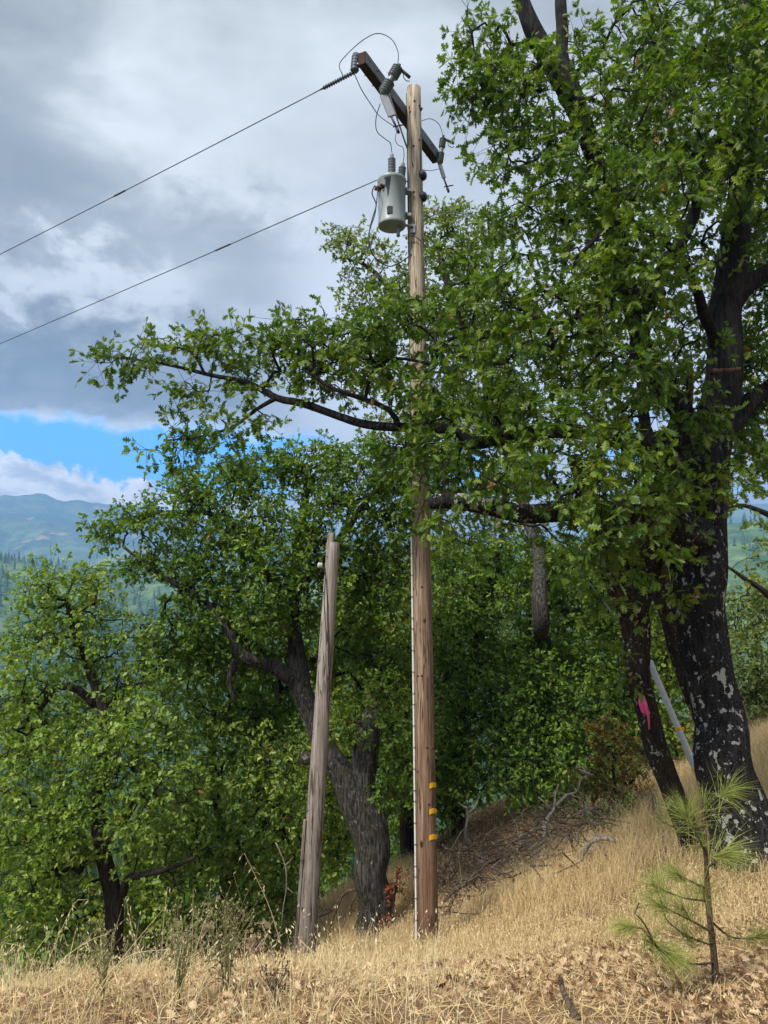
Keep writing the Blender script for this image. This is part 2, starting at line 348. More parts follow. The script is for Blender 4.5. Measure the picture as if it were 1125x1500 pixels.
def H(x, y):
    x = np.asarray(x, float); y = np.asarray(y, float); r = np.hypot(x, y)
    b = sstep(r, 19, 48)
    nh = np.where(r < 50, near_h(np.where(r < 50, x, 0), np.where(r < 50, y, 10)), 0)
    rough = (fbm(x * 1.3, y * 1.3, 2, 4) - 0.5) * 0.10
    return nh * (1 - b) + far_h(x, y) * b + rough * (1 - b)
def hit(px, py, d0=2.0, d1=30.0):
    D = np.linspace(d0, d1, 500); q = np.array([P(px, py, d) for d in D]); h = H(q[:, 0], q[:, 1])
    k = np.where(q[:, 2] < h)[0]
    return q[k[0]] if len(k) else q[-1]

azs = np.concatenate([np.arange(-44, 44, 0.2), np.arange(44, 316, 2.0)]); rs = np.concatenate([[0.25], np.geomspace(0.6, 40, 120), np.geomspace(42, 6400, 185)])
AZ, RR = np.meshgrid(np.radians(azs), rs); gx = RR * np.sin(AZ); gy = RR * np.cos(AZ); gz = H(gx, gy)
mb = MB(); na = len(azs); nr = len(rs); V = np.stack([gx, gy, gz], -1).reshape(-1, 3)
i = np.arange(nr - 1)[:, None] * na; j = np.arange(na)[None, :]; k = (j + 1) % na
Q = np.stack([i + j, i + na + j, i + na + k, i + k], -1).reshape(-1, 4)[:, ::-1]
mb.add(V, [Q, np.arange(na)[::-1][None, :]])
m, t, b, o = mat('hillside_soil'); v = objc(t)
geo = t.node('ShaderNodeNewGeometry'); sp = t.node('ShaderNodeSeparateXYZ'); t.put(sp.inputs[0], geo.outputs['Position'])
ln = t.node('ShaderNodeVectorMath', operation='LENGTH'); t.put(ln.inputs[0], geo.outputs['Position']); dist = ln.outputs['Value']
n1 = t.noise(v, 1.4, 5, 0.6); n2 = t.noise(v, 22, 5, 0.7)
soil = t.ramp(t.math('ADD', t.math('MULTIPLY', n1, 0.5), t.math('MULTIPLY', n2, 0.5)), [(0.35, (0.075, 0.045, 0.028)), (0.5, (0.19, 0.12, 0.07)), (0.66, (0.36, 0.26, 0.15))])
n3 = t.noise(v, 0.0011, 5, 0.62); n4 = t.noise(v, 0.035, 5, 0.75); n5 = t.noise(v, 0.006, 4, 0.6)
wood = t.ramp(t.math('ADD', t.math('MULTIPLY', n4, 0.35), t.math('ADD', t.math('MULTIPLY', n5, 0.45), t.math('MULTIPLY', n3, 0.20))), [(0.40, (0.022, 0.055, 0.026)), (0.5, (0.06, 0.12, 0.04)), (0.60, (0.20, 0.27, 0.08))])
field = t.math('MULTIPLY', t.step(t.noise(v, 0.0032, 3, 0.5), 0.60, 0.64), t.step(t.noise(v, 0.011, 3, 0.6), 0.46, 0.58))
wood = t.mix(t.math('MULTIPLY', field, t.step(dist, 1800, 2600)), wood, (0.42, 0.29, 0.14))
col = t.mix(t.step(dist, 24, 70), soil, wood)
t.put(b.inputs['Base Color'], col); b.inputs['Roughness'].default_value = 0.95; b.inputs['Specular IOR Level'].default_value = 0.1
bm_ = t.node('ShaderNodeBump'); bm_.inputs['Strength'].default_value = 0.6; bm_.inputs['Distance'].default_value = 0.05; t.put(bm_.inputs['Height'], n2)
bf = t.node('ShaderNodeBump'); bf.inputs['Strength'].default_value = 1.0; t.put(bf.inputs['Distance'], t.step(dist, 60, 400, 0, 9.0)); t.put(bf.inputs['Height'], n4); t.l.new(bm_.outputs[0], bf.inputs['Normal'])
t.l.new(bf.outputs[0], b.inputs['Normal'])
M['ground'] = m
tag(mb.build('terrain', m), kind='structure')

# ------------------------------------------------------------------ distant conifers (too many to count) on the slopes across the valley
def conifer_batch(mb, base, h, rad, a, tiers=4, sides=6):
    n = len(base); th = np.arange(sides) / sides * 2 * np.pi
    for k in range(tiers):
        z0 = 0.12 + 0.86 * k / tiers; z1 = min(1.0, z0 + 1.45 / tiers); rr = rad * (1 - z0) ** 0.8 + 0.02 * rad
        ring = np.zeros((n, sides, 3)); jit = rng.uniform(0.65, 1.15, (n, sides)); rot = rng.uniform(0, 6.28, (n, 1))
        ring[..., 0] = np.cos(th + rot) * rr[:, None] * jit; ring[..., 1] = np.sin(th + rot) * rr[:, None] * jit; ring[..., 2] = (z0 * h)[:, None] + rng.uniform(-0.04, 0.02, (n, sides)) * h[:, None]
        top = np.zeros((n, 1, 3)); top[:, 0, 2] = z1 * h
        V = (np.concatenate([ring, top], 1) + base[:, None, :]).reshape(-1, 3)
        o0 = (np.arange(n) * (sides + 1))[:, None]; j = np.arange(sides)[None, :]
        T = np.stack([o0 + j, o0 + (j + 1) % sides, np.broadcast_to(o0 + sides, (n, sides))], -1).reshape(-1, 3)
        mb.add(V, T, np.repeat(a, sides + 1), False)
mb = MB(); n = 15000
az = np.radians(rng.uniform(-42, 42, n)); r = 10 ** rng.uniform(math.log10(70), math.log10(2600), n)
x = r * np.sin(az); y = r * np.cos(az); keep = (fbm(x / 60, y / 60, 77, 3) > 0.36); x, y, r = x[keep], y[keep], r[keep]
h = rng.uniform(7, 19, len(x)) * (0.55 + 0.45 * sstep(r, 100, 500)); base = np.stack([x, y, H(x, y) - 0.5], -1)
conifer_batch(mb, base, h, h * rng.uniform(0.2, 0.3, len(x)), rng.uniform(0, 1, len(x)))
M['far_needles'] = leafmat('far_needles', (0.022, 0.062, 0.020), (0.042, 0.10, 0.028), (0.085, 0.15, 0.038), 2, 0.15, 0.8)
tag(mb.build('distant_forest', M['far_needles']), 'far conifer woods covering the slopes across the valley', 'forest', kind='stuff')

# ------------------------------------------------------------------ trees
COVER = 2.3
def half(outline):                                                   # (along, half width) rows -> both halves folded at the midrib
    o = np.array(outline, float); n = len(o)
    R_ = np.column_stack([o[:, 0], o[:, 1], o[:, 1] * 0.28 - 0.10 * (o[:, 0] - .4) ** 2]); L_ = R_ * [1, -1, 1]
    V = np.vstack([[0, 0, 0], [1, 0, -0.05], R_, L_]); f1 = np.array([0, *range(2, 2 + n), 1]); f2 = np.array([0, 1, *range(2 + 2 * n - 1, 2 + n - 1, -1)])
    return V, [f1, f2]
LOBED = half([(0.14, 0.015), (0.20, 0.15), (0.30, 0.07), (0.38, 0.30), (0.46, 0.09), (0.60, 0.36), (0.66, 0.11), (0.84, 0.22), (0.85, 0.06)])
SMALL = half([(0.16, 0.06), (0.36, 0.28), (0.5, 0.15), (0.72, 0.28)])
def add_leaves(mb, pos, axis, L, tmpl, lift=0.35, flat=0.9, rnd=None):
    n = len(pos); axis = nrm(axis)
    up = np.array([0, 0, 1.0]) * flat + rng.normal(0, lift, (n, 3)); nn = nrm(up - axis * np.sum(up * axis, 1, keepdims=True)); s = np.cross(nn, axis)
    T, fs = tmpl; L = np.broadcast_to(L, (n,)); wd = rng.uniform(0.8, 1.15, n)
    V = pos[:, None, :] + L[:, None, None] * (T[None, :, 0:1] * axis[:, None, :] + T[None, :, 1:2] * wd[:, None, None] * s[:, None, :] + T[None, :, 2:3] * nn[:, None, :])
    off = (np.arange(n) * len(T))[:, None]
    a = rng.uniform(0, 1, n) if rnd is None else rnd
    mb.add(V.reshape(-1, 3), [f[None, :] + off for f in fs], np.repeat(a, len(T)), False)
def prisms(mb, A, B, r0, r1):
    """many thin three-sided twigs at once"""
    n = len(A); d = nrm(B - A); ref = np.where(np.abs(d[:, 2:3]) < 0.8, np.array([[0, 0, 1.0]]), np.array([[1.0, 0, 0]])); u = nrm(np.cross(d, ref)); v = np.cross(d, u)
    V = np.zeros((n, 6, 3)); r0 = np.broadcast_to(r0, (n,)); r1 = np.broadcast_to(r1, (n,))
    for k in range(3):
        c, s = math.cos(k * 2.0944), math.sin(k * 2.0944); V[:, k] = A + (c * u + s * v) * r0[:, None]; V[:, k + 3] = B + (c * u + s * v) * r1[:, None]
    off = (np.arange(n) * 6)[:, None]
    Q = np.concatenate([np.array([[k, (k + 1) % 3, (k + 1) % 3 + 3, k + 3]]) + off for k in range(3)])
    mb.add(V.reshape(-1, 3), Q)
def barkwob(seed, amp=0.07, fur=0.04, ph=0):
    def f(n, s):
        i = np.arange(n)[:, None]; j = np.arange(s)[None, :]; ang = j / s * 2 * np.pi
        w_ = 1 + amp * 2 * (vnoise(i * 0.09 + 0 * ang, 3 + 1.5 * np.cos(ang) + 0 * i, seed) - .5) + amp * 2 * (vnoise(i * 0.16 + 5, 3 + 2.3 * np.sin(ang), seed + 1) - .5)
        return w_ + fur * 2 * (vnoise(i * 0.22, j * 1.0, seed + 2) - .5)
    return f
def tree(name, label, cat, limbs, blobs, leaf=0.11, tmpl=SMALL, lm='leaf_mid', bm='bark_brown', cover=2.2, per=6, sub=6, spray=0.32, tipr=0.0035, seed=1, group=None, droop=0.15, trunk_sides=14, base=None, extra=None, twigs=True, maxlen=None):
    global rng
    rng = np.random.default_rng(seed)
    nodes = []; parent = []; nrad = []; tr = MB()
    for li, l in enumerate(limbs):
        c = []
        for (px, py, D, rp) in l:
            p = P(px, py, D); c.append((*p, rp * mpp(p)))
        s = spline(c, 0.10); s[:, 3] = np.maximum(s[:, 3], 0.004)
        jit = np.zeros((len(s), 3)); 
        for a_ in range(3): jit[:, a_] = (vnoise(np.arange(len(s)) * 0.25, np.full(len(s), a_ * 9 + li * 3.3), seed) - .5) * (0.35 if s[:, 3].max() > 0.09 else 1.0)
        s[:, :3] += jit * s[:, 3:4] * np.minimum(1, np.arange(len(s)) / 5)[:, None]
        big = s[:, 3].max() > 0.07
        tube(tr, s[:, :3], s[:, 3], trunk_sides if big else 8, True, barkwob(seed + li * 7, 0.10 if big else 0.08, 0.05 if big else 0.0))
        for q in s[::2]: nodes.append(q[:3]); nrad.append(q[3])
    if base is None: base = P(*limbs[0][0][:3])
    root = empty(name, base, label, cat, group)
    nodes = np.array(nodes); nrad = np.array(nrad)
    tips = []
    for (px, py, D, rx, ry, rd) in blobs:
        c = P(px, py, D); k = mpp(c); lp = leaf / k; area = lp * lp * 0.30
        n = max(2, int(COVER * cover * math.pi * rx * ry / (area * per * sub)))
        q = nrm(rng.normal(size=(n, 3))) * rng.uniform(0.15, 1, (n, 1)) ** 0.45
        tips.append(c + q * [rx * k, rd, ry * k])
    tips = np.concatenate(tips)
    # grow branches: nearest target first
    br = MB(); d = np.min(np.linalg.norm(tips[:, None] - nodes[None, ::3], axis=-1), axis=1); order = np.argsort(d)
    lin_ = len(nodes); cnt = np.zeros(lin_ + 60000); par = -np.ones(lin_ + 60000, int); store = np.zeros((lin_ + 60000, 3)); store[:lin_] = nodes; N = lin_; paths = []; tdir = np.zeros_like(tips)
    for t_i in order:
        tp = tips[t_i]; dd = np.linalg.norm(store[:N] - tp, axis=1); j0 = int(np.argmin(dd)); Ld = dd[j0]
        if N > lin_ + 59000: break
        start = store[j0]; n = max(2, int(Ld / 0.22)); sft = np.linspace(0, 1, n + 1)[1:, None]
        side = rng.normal(0, 0.10, 3) * Ld; arc = np.array([0, 0, 0.13 * Ld]); 
        pts = start * (1 - sft) + tp * sft + np.sin(sft * np.pi) * (side + arc) + rng.normal(0, 0.022, (n, 3)) * (sft < 0.99)
        store[N:N + n] = pts; par[N] = j0; par[N + 1:N + n] = np.arange(N, N + n - 1); paths.append((j0, N, n)); 
        kk = N + n - 1
        while kk >= lin_: cnt[kk] += 1; kk = par[kk]
        tdir[t_i] = pts[-1] - (pts[-2] if n > 1 else start); N += n
    for (j0, s0, n) in paths:
        ids = np.arange(s0, s0 + n); pts = np.vstack([store[j0], store[ids]]); rr = tipr * 1.5 * np.maximum(cnt[ids], 1) ** 0.42
        lim = nrad[j0] if j0 < lin_ else 1; rr = np.concatenate([[min(rr[0] * 1.1, lim)], rr]); tube(br, pts, rr, 5 if rr[0] > 0.012 else 4, False)
    # leafy sprays
    nt = len(tips); td = nrm(tdir); A = np.repeat(tips, sub, 0); dirs = nrm(np.repeat(td, sub, 0) * 0.55 + rng.normal(0, 0.75, (nt * sub, 3)) - [0, 0, droop * 0.5])
    Ls = spray * rng.uniform(0.35, 1.2, (nt * sub, 1)); B = A + dirs * Ls
    B[:, 2] -= droop * 0.3 * Ls[:, 0]
    if twigs: prisms(br, A, B, tipr * 0.9, tipr * 0.5)
    back = rng.uniform(0, 1, (nt * sub * per, 1)) ** 2 * 0.55
    Ar = np.repeat(A, per, 0); Br = np.repeat(B, per, 0); pos = Br * (1 - back) + Ar * back
    ax = nrm(np.repeat(dirs, per, 0) * 0.5 + rng.normal(0, 0.62, (len(pos), 3)) - [0, 0, droop])
    keep = rng.uniform(0, 1, len(pos)) < 0.93
    lv = MB(); cl = np.repeat(rng.uniform(0, 1, nt), sub * per); rv = np.clip(cl * 0.4 + rng.uniform(0, 1, len(pos)) * 0.6, 0, 1) * 0.98
    dry = rng.uniform(0, 1, len(pos)) < 0.005; rv[dry] = 1.0
    add_leaves(lv, pos[keep], ax[keep], leaf * rng.uniform(0.5, 1.3, keep.sum()), tmpl, 0.75, 0.75, rv[keep])
    tro = tr.build('trunk', M[bm], root); bro = br.build('branches', M['twig'], tro); lv.build('crown', M[lm], root)
    print(name, 'tips', nt, 'leaves', int(keep.sum()), 'nodes', N)
    return root, tro

# -- the big black oak on the right
big, big_trunk = tree('oak_tree', 'large black-barked oak with white lichen spots and a spreading crown, right edge', 'tree',
    [[(1118, 1310, 8.4, 92), (1105, 1262, 8.5, 64), (1084, 1195, 8.55, 44), (1071, 1150, 8.6, 40), (1060, 1100, 8.6, 39), (1039, 1000, 8.65, 36), (1026, 900, 8.7, 35), (1021, 820, 8.75, 37), (1024, 740, 8.8, 34), (1040, 660, 8.8, 29), (1054, 570, 8.8, 26), (1062, 480, 8.8, 24), (1070, 390, 8.8, 21), (1080, 300, 8.8, 18), (1092, 190, 8.8, 15), (1098, 80, 8.9, 11), (1090, -60, 9.0, 8)],
     [(1015, 860, 8.7, 22), (975, 740, 8.5, 21), (985, 660, 8.4, 20), (1000, 610, 8.3, 18), (960, 560, 8.2, 15), (935, 500, 8.1, 14), (965, 410, 8.1, 12), (1010, 330, 8.1, 9), (1040, 240, 8.1, 6)],
     [(960, 560, 8.2, 17), (930, 470, 8.0, 13), (900, 330, 7.9, 13), (860, 200, 7.8, 14), (822, 115, 7.8, 16), (790, 65, 7.8, 14), (765, 0, 7.8, 10), (750, -70, 7.8, 6)],
     [(838, 150, 7.8, 13), (822, 90, 7.9, 10), (824, 30, 8.0, 9), (816, -50, 8.1, 7)],
     [(1000, 640, 8.3, 20), (930, 650, 8.0, 13), (830, 632, 7.9, 11), (740, 640, 8.0, 10), (690, 648, 8.1, 9), (655, 628, 8.3, 8), (600, 626, 8.4, 7.5), (540, 622, 8.6, 7), (490, 608, 8.7, 6), (440, 590, 8.8, 5.5), (405, 583, 8.9, 5), (360, 560, 9.0, 4), (310, 550, 9.1, 3), (250, 535, 9.3, 2.2), (185, 525, 9.4, 1.5)],
     [(585, 624, 8.4, 4.5), (570, 600, 8.4, 4), (535, 585, 8.4, 3.5), (490, 570, 8.4, 3), (450, 545, 8.5, 2)],
     [(535, 585, 8.4, 3), (545, 545, 8.4, 3), (580, 525, 8.3, 2.5), (640, 535, 8.2, 2)],
     [(405, 583, 8.9, 4), (375, 600, 8.8, 3), (340, 625, 8.8, 2.4), (290, 640, 8.9, 1.8), (240, 645, 9, 1.2)],
     [(300, 548, 9.1, 2.2), (280, 515, 9.2, 1.8), (230, 505, 9.3, 1.3)],
     [(1020, 790, 8.6, 30), (950, 760, 8.1, 20), (880, 748, 7.7, 14), (820, 752, 7.5, 14), (765, 752, 7.4, 13), (720, 742, 7.35, 12), (680, 734, 7.3, 12), (650, 733, 7.3, 11), (628, 736, 7.3, 9)],
     [(1030, 650, 8.8, 20), (1070, 620, 8.9, 15), (1110, 580, 9.0, 12), (1180, 540, 9.1, 8)],
     [(1072, 440, 8.8, 18), (1095, 415, 8.8, 14), (1130, 392, 8.8, 11), (1200, 330, 8.8, 7)],
     [(1050, 500, 8.7, 9), (1010, 400, 7.8, 6), (960, 340, 7.3, 5), (900, 330, 7.0, 4), (840, 380, 6.8, 3)],
     [(970, 430, 8.1, 7), (900, 430, 7.6, 5), (830, 470, 7.3, 4), (760, 460, 7.3, 3)]],
    [(712, 50, 7.9, 55, 50, .5), (726, 150, 7.8, 55, 60, .5), (690, 110, 7.9, 28, 60, .3), (735, 230, 7.8, 34, 34, .3), (770, 100, 7.9, 50, 60, .5), (790, 210, 7.8, 60, 50, .5), (850, 90, 8.0, 26, 60, .4), (880, 210, 7.9, 50, 50, .6),
     (930, 60, 8.4, 55, 60, .7), (930, 140, 8.0, 60, 60, .7), (1000, 60, 8.3, 60, 70, .7), (1075, 80, 8.3, 60, 80, .7), (980, 170, 7.7, 60, 60, .6), (1060, 200, 7.8, 60, 60, .6), (1110, 170, 8.4, 40, 90, .8),
     (820, 300, 7.5, 60, 50, .6), (850, 190, 7.1, 34, 40, .3), (870, 270, 7.0, 34, 40, .3), (900, 350, 6.9, 34, 40, .3), (930, 440, 6.9, 36, 36, .3), (1090, 170, 7.8, 40, 50, .4), (1115, 270, 7.9, 34, 50, .4), (1110, 360, 9.4, 40, 50, .6), (1110, 470, 9.4, 40, 50, .6), (1110, 570, 9.4, 36, 40, .6), (1115, 650, 9.3, 34, 44, .6), (1020, 470, 9.6, 40, 50, .5), (1100, 230, 9.6, 44, 50, .6), (1115, 320, 9.8, 40, 50, .6), (1000, 130, 9.4, 60, 60, .6), (1080, 30, 9.4, 60, 50, .6), (940, 230, 9.2, 60, 50, .6), (1010, 240, 9.4, 50, 50, .6), (995, 690, 7.7, 30, 30, .2), (960, 760, 7.7, 28, 24, .2), (1040, 610, 7.9, 26, 28, .2), (1050, 520, 8.0, 22, 24, .15), (1085, 700, 8.1, 22, 26, .2), (790, 110, 7.4, 40, 30, .3), (870, 130, 7.5, 30, 40, .3), (860, 460, 6.9, 40, 34, .3), (930, 310, 6.9, 34, 34, .3), (560, 510, 8.3, 40, 34, .3), (440, 500, 8.7, 34, 24, .3), (680, 380, 8.4, 40, 40, .4), (1010, 380, 9.6, 40, 50, .5), (1000, 540, 9.6, 34, 40, .5), (1045, 700, 8.2, 22, 22, .15), (990, 840, 8.1, 22, 20, .15), (1010, 720, 8.1, 24, 24, .15), (1090, 90, 7.8, 50, 50, .4), (1040, 260, 7.8, 34, 34, .4), (960, 520, 7.0, 34, 34, .3), (640, 640, 7.8, 34, 34, .3), (760, 330, 7.7, 45, 45, .5), (900, 300, 7.3, 60, 60, .6), (980, 290, 7.2, 60, 50, .6), (1090, 310, 8.3, 40, 60, .6),
     (760, 420, 7.6, 60, 50, .6), (840, 400, 7.1, 60, 55, .6), (920, 400, 7.0, 55, 55, .6), (700, 450, 7.9, 50, 50, .6), (990, 400, 7.4, 35, 45, .5), (1115, 420, 9.2, 35, 50, .6),
     (700, 540, 7.8, 60, 50, .6), (780, 520, 7.3, 60, 50, .6), (860, 520, 7.1, 60, 50, .6), (920, 560, 7.2, 45, 50, .5), (1105, 520, 9.2, 35, 50, .6),
     (640, 600, 7.9, 45, 40, .5), (710, 620, 7.6, 50, 40, .5), (790, 620, 7.2, 60, 50, .5), (870, 630, 7.0, 55, 45, .5), (940, 640, 7.2, 40, 40, .4), (1010, 600, 7.9, 22, 50, .2), (1100, 640, 9.2, 40, 50, .6),
     (660, 700, 7.6, 50, 40, .5), (740, 700, 7.1, 55, 40, .5), (820, 700, 7.0, 55, 40, .5), (890, 710, 7.0, 55, 45, .5), (960, 700, 7.4, 40, 40, .3), (1020, 640, 8.1, 18, 25, .1),
     (800, 790, 7.0, 45, 28, .4), (870, 800, 7.0, 55, 40, .5), (930, 790, 7.2, 40, 45, .4), (700, 790, 7.1, 45, 20, .4), (640, 760, 7.3, 30, 28, .3), (900, 870, 7.4, 30, 30, .3), (980, 770, 7.8, 30, 22, .2), (1000, 710, 7.9, 22, 20, .1),
     (160, 530, 9.3, 34, 26, .4), (215, 520, 9.3, 34, 34, .4), (270, 500, 9.2, 42, 30, .4), (330, 510, 9.1, 45, 38, .5), (390, 490, 9.0, 45, 34, .5), (440, 530, 8.8, 45, 40, .4), (500, 490, 8.7, 50, 34, .5), (560, 480, 8.5, 50, 36, .5), (540, 540, 8.4, 50, 30, .4), (420, 490, 9.3, 40, 26, .3), (470, 520, 9.2, 50, 34, .4), (540, 500, 9.0, 50, 40, .4), (350, 530, 9.4, 40, 24, .3), (640, 590, 8.9, 50, 30, .3), (600, 650, 8.9, 50, 26, .3), (580, 450, 8.8, 40, 20, .3), (640, 460, 8.6, 50, 30, .4), (655, 500, 8.3, 30, 50, .5), (590, 470, 8.3, 22, 20, .3), (480, 560, 8.6, 40, 25, .3), (290, 560, 9.1, 40, 20, .3), (350, 570, 8.9, 30, 18, .3),
     (240, 645, 8.9, 34, 26, .4), (285, 625, 8.9, 36, 30, .4), (335, 640, 8.8, 34, 26, .4), (265, 680, 8.9, 26, 18, .3), (370, 610, 8.8, 26, 22, .3), (590, 560, 8.3, 40, 34, .4), (560, 660, 8.4, 50, 24, .4), (650, 670, 8.2, 26, 28, .4)],
    leaf=0.112, tmpl=LOBED, lm='leaf_near', bm='bark_black', cover=1.75, per=6, sub=6, spray=0.29, seed=11, droop=0.28, trunk_sides=36)
# a splintered stub on the trunk
mb = MB(); p0 = P(1010, 590, 8.25); p1 = P(1012, 518, 8.2); s = spline(np.array([[*p0, .05], [*(p0 * .5 + p1 * .5), .036], [*p1, .008]]), 0.04); tube(mb, s[:, :3], s[:, 3], 7, True, barkwob(3, .25, .2), smooth=False)
s = spline(np.array([[*P(1040, 545, 8.45), .035], [*P(1062, 543, 8.4), .028], [*P(1085, 540, 8.4), .02]]), 0.04); tube(mb, s[:, :3], s[:, 3], 7, True, barkwob(5, .2, .1))
M['heartwood'] = barkmat('heartwood', (0.05, 0.02, 0.012), (0.20, 0.13, 0.09), 0.0, 0.3)
mb.build('broken_stub', M['heartwood'], big)

# -- slimmer leaning oak beside it, with a pink ribbon
slim, _ = tree('oak_tree', 'slimmer mossy oak leaning left in front of the grey guy guard, pink ribbon round it', 'tree',
    [[(1062, 1320, 9.2, 30), (1045, 1285, 9.2, 22), (1016, 1237, 9.2, 18), (979, 1150, 9.2, 16), (963, 1100, 9.2, 16.5), (950, 1050, 9.15, 15), (938, 1000, 9.1, 16.5), (932, 950, 9.1, 19), (925, 900, 9.1, 21), (908, 850, 9.05, 22), (896, 800, 9.0, 19), (870, 740, 9.0, 14), (840, 670, 9.1, 9)],
     [(925, 900, 9.1, 20), (945, 830, 9.0, 21), (962, 760, 8.9, 22), (958, 690, 8.9, 17), (940, 620, 9.0, 10)]],
    [(850, 720, 9.2, 50, 50, .5), (930, 660, 9.2, 50, 50, .5), (880, 800, 9.3, 40, 45, .4), (900, 940, 8.9, 22, 30, .25), (915, 1000, 8.9, 16, 22, .2), (780, 700, 9.4, 50, 50, .5), (700, 700, 9.5, 50, 40, .5)],
    leaf=0.11, tmpl=LOBED, lm='leaf_near', bm='bark_moss', cover=1.2, seed=21, trunk_sides=28, droop=.25)
stem, _ = tree('oak_tree', 'thin bare oak stem rising close behind the left side of the big spotted trunk', 'tree',
    [[(1085, 1235, 10.2, 20), (1050, 1130, 10.2, 12), (1020, 1040, 10.2, 11), (1000, 990, 10.2, 10), (988, 950, 10.2, 10), (979, 905, 10.2, 12), (970, 868, 10.2, 15), (960, 800, 10.2, 13), (950, 700, 10.3, 10), (940, 560, 10.5, 7)]],
    [(940, 560, 10.5, 60, 60, .6), (900, 450, 10.5, 70, 60, .6), (990, 480, 10.5, 50, 60, .6), (860, 580, 10.5, 60, 60, .6), (1000, 250, 10.6, 60, 80, .6), (900, 330, 10.6, 70, 60, .6)],
    leaf=0.11, tmpl=LOBED, lm='leaf_mid', bm='bark_moss', cover=1.0, seed=23, trunk_sides=20)

# -- grey-trunked oak between the stub pole and the tall pole
grey_oak, grey_trunk = tree('oak_tree', 'grey-trunked oak with a snapped right fork, standing between the two poles', 'tree',
    [[(556, 1410, 13, 38), (551, 1372, 13, 28), (548, 1340, 13, 25), (546, 1290, 13, 25), (542, 1240, 13, 26), (530, 1190, 13, 28), (508, 1140, 13, 20), (480, 1098, 13, 16), (458, 1050, 13, 15), (440, 1005, 13, 15), (430, 940, 13.1, 11), (428, 860, 13.2, 9), (440, 780, 13.3, 7), (450, 700, 13.4, 4)],
     [(534, 1200, 13, 26), (530, 1160, 13, 21), (531, 1120, 13, 18), (538, 1080, 13, 18), (543, 1050, 13, 14), (545, 1030, 13, 8)],
     [(440, 1110, 12.9, 9), (470, 1112, 13, 10), (490, 1118, 13, 12)],
     [(440, 1005, 13, 13), (400, 975, 12.8, 10), (355, 960, 12.6, 8), (335, 925, 12.6, 6), (300, 880, 12.6, 4), (230, 840, 12.6, 3), (180, 800, 12.7, 2)],
     [(345, 965, 12.6, 6), (335, 1000, 12.6, 4), (345, 1030, 12.6, 2)],
     [(430, 900, 13, 8), (380, 820, 13, 6), (330, 760, 13, 4), (250, 750, 13, 2.5), (180, 760, 13, 1.5)],
     [(432, 870, 13, 8), (490, 800, 13.2, 6), (540, 730, 13.2, 4), (580, 690, 13.2, 2.5)]],
    [(160, 775, 12.8, 28, 26, .5), (210, 765, 12.8, 38, 30, .5), (265, 740, 13, 40, 40, .6), (190, 830, 12.7, 26, 18, .5), (320, 715, 13, 50, 45, .7), (390, 690, 13.2, 60, 40, .7), (460, 680, 13.4, 60, 40, .7), (540, 690, 13.3, 60, 50, .7), (590, 720, 13.4, 50, 60, .7),
     (250, 820, 12.8, 45, 30, .6), (320, 800, 12.8, 60, 50, .7), (400, 780, 12.8, 70, 60, .7), (490, 770, 13, 60, 60, .8), (560, 800, 13.4, 50, 60, .8), (300, 880, 12.7, 60, 50, .7), (380, 880, 12.6, 60, 60, .7), (460, 860, 12.8, 50, 60, .7), (540, 880, 13.4, 50, 60, .7),
     (330, 960, 13, 60, 50, .6), (410, 940, 13.6, 50, 50, .6), (500, 960, 13.8, 50, 50, .6), (560, 980, 14, 50, 50, .6), (260, 940, 13, 50, 45, .6), (390, 1040, 14, 60, 50, .6), (590, 1090, 12.8, 30, 40, .5), (580, 1150, 12.5, 26, 26, .4), (560, 1010, 12.6, 24, 24, .3), (510, 1060, 12.5, 18, 24, .3), (565, 1060, 12.6, 14, 22, .3)],
    leaf=0.092, lm='leaf_deep', bm='bark_grey', cover=2.0, seed=31, trunk_sides=32, spray=0.3)
mb = MB()
for (a_, b_, r_) in (((540, 1034, 12.9), (535, 1004, 12.9), .035), ((546, 1036, 12.9), (549, 1018, 12.9), .03), ((544, 1030, 12.88), (541, 1010, 12.88), .022), ((549, 1034, 12.9), (554, 1026, 12.9), .02)):
    s = spline(np.array([[*P(*a_), r_], [*P(*b_), r_ * .35]]), 0.05); tube(mb, s[:, :3], s[:, 3], 6, True, barkwob(9, .3, .2), smooth=False)
M['split_wood'] = barkmat('split_wood', (0.16, 0.085, 0.04), (0.46, 0.30, 0.15), 0.0, 0.1)
mb.build('splintered_fork', M['split_wood'], grey_oak)

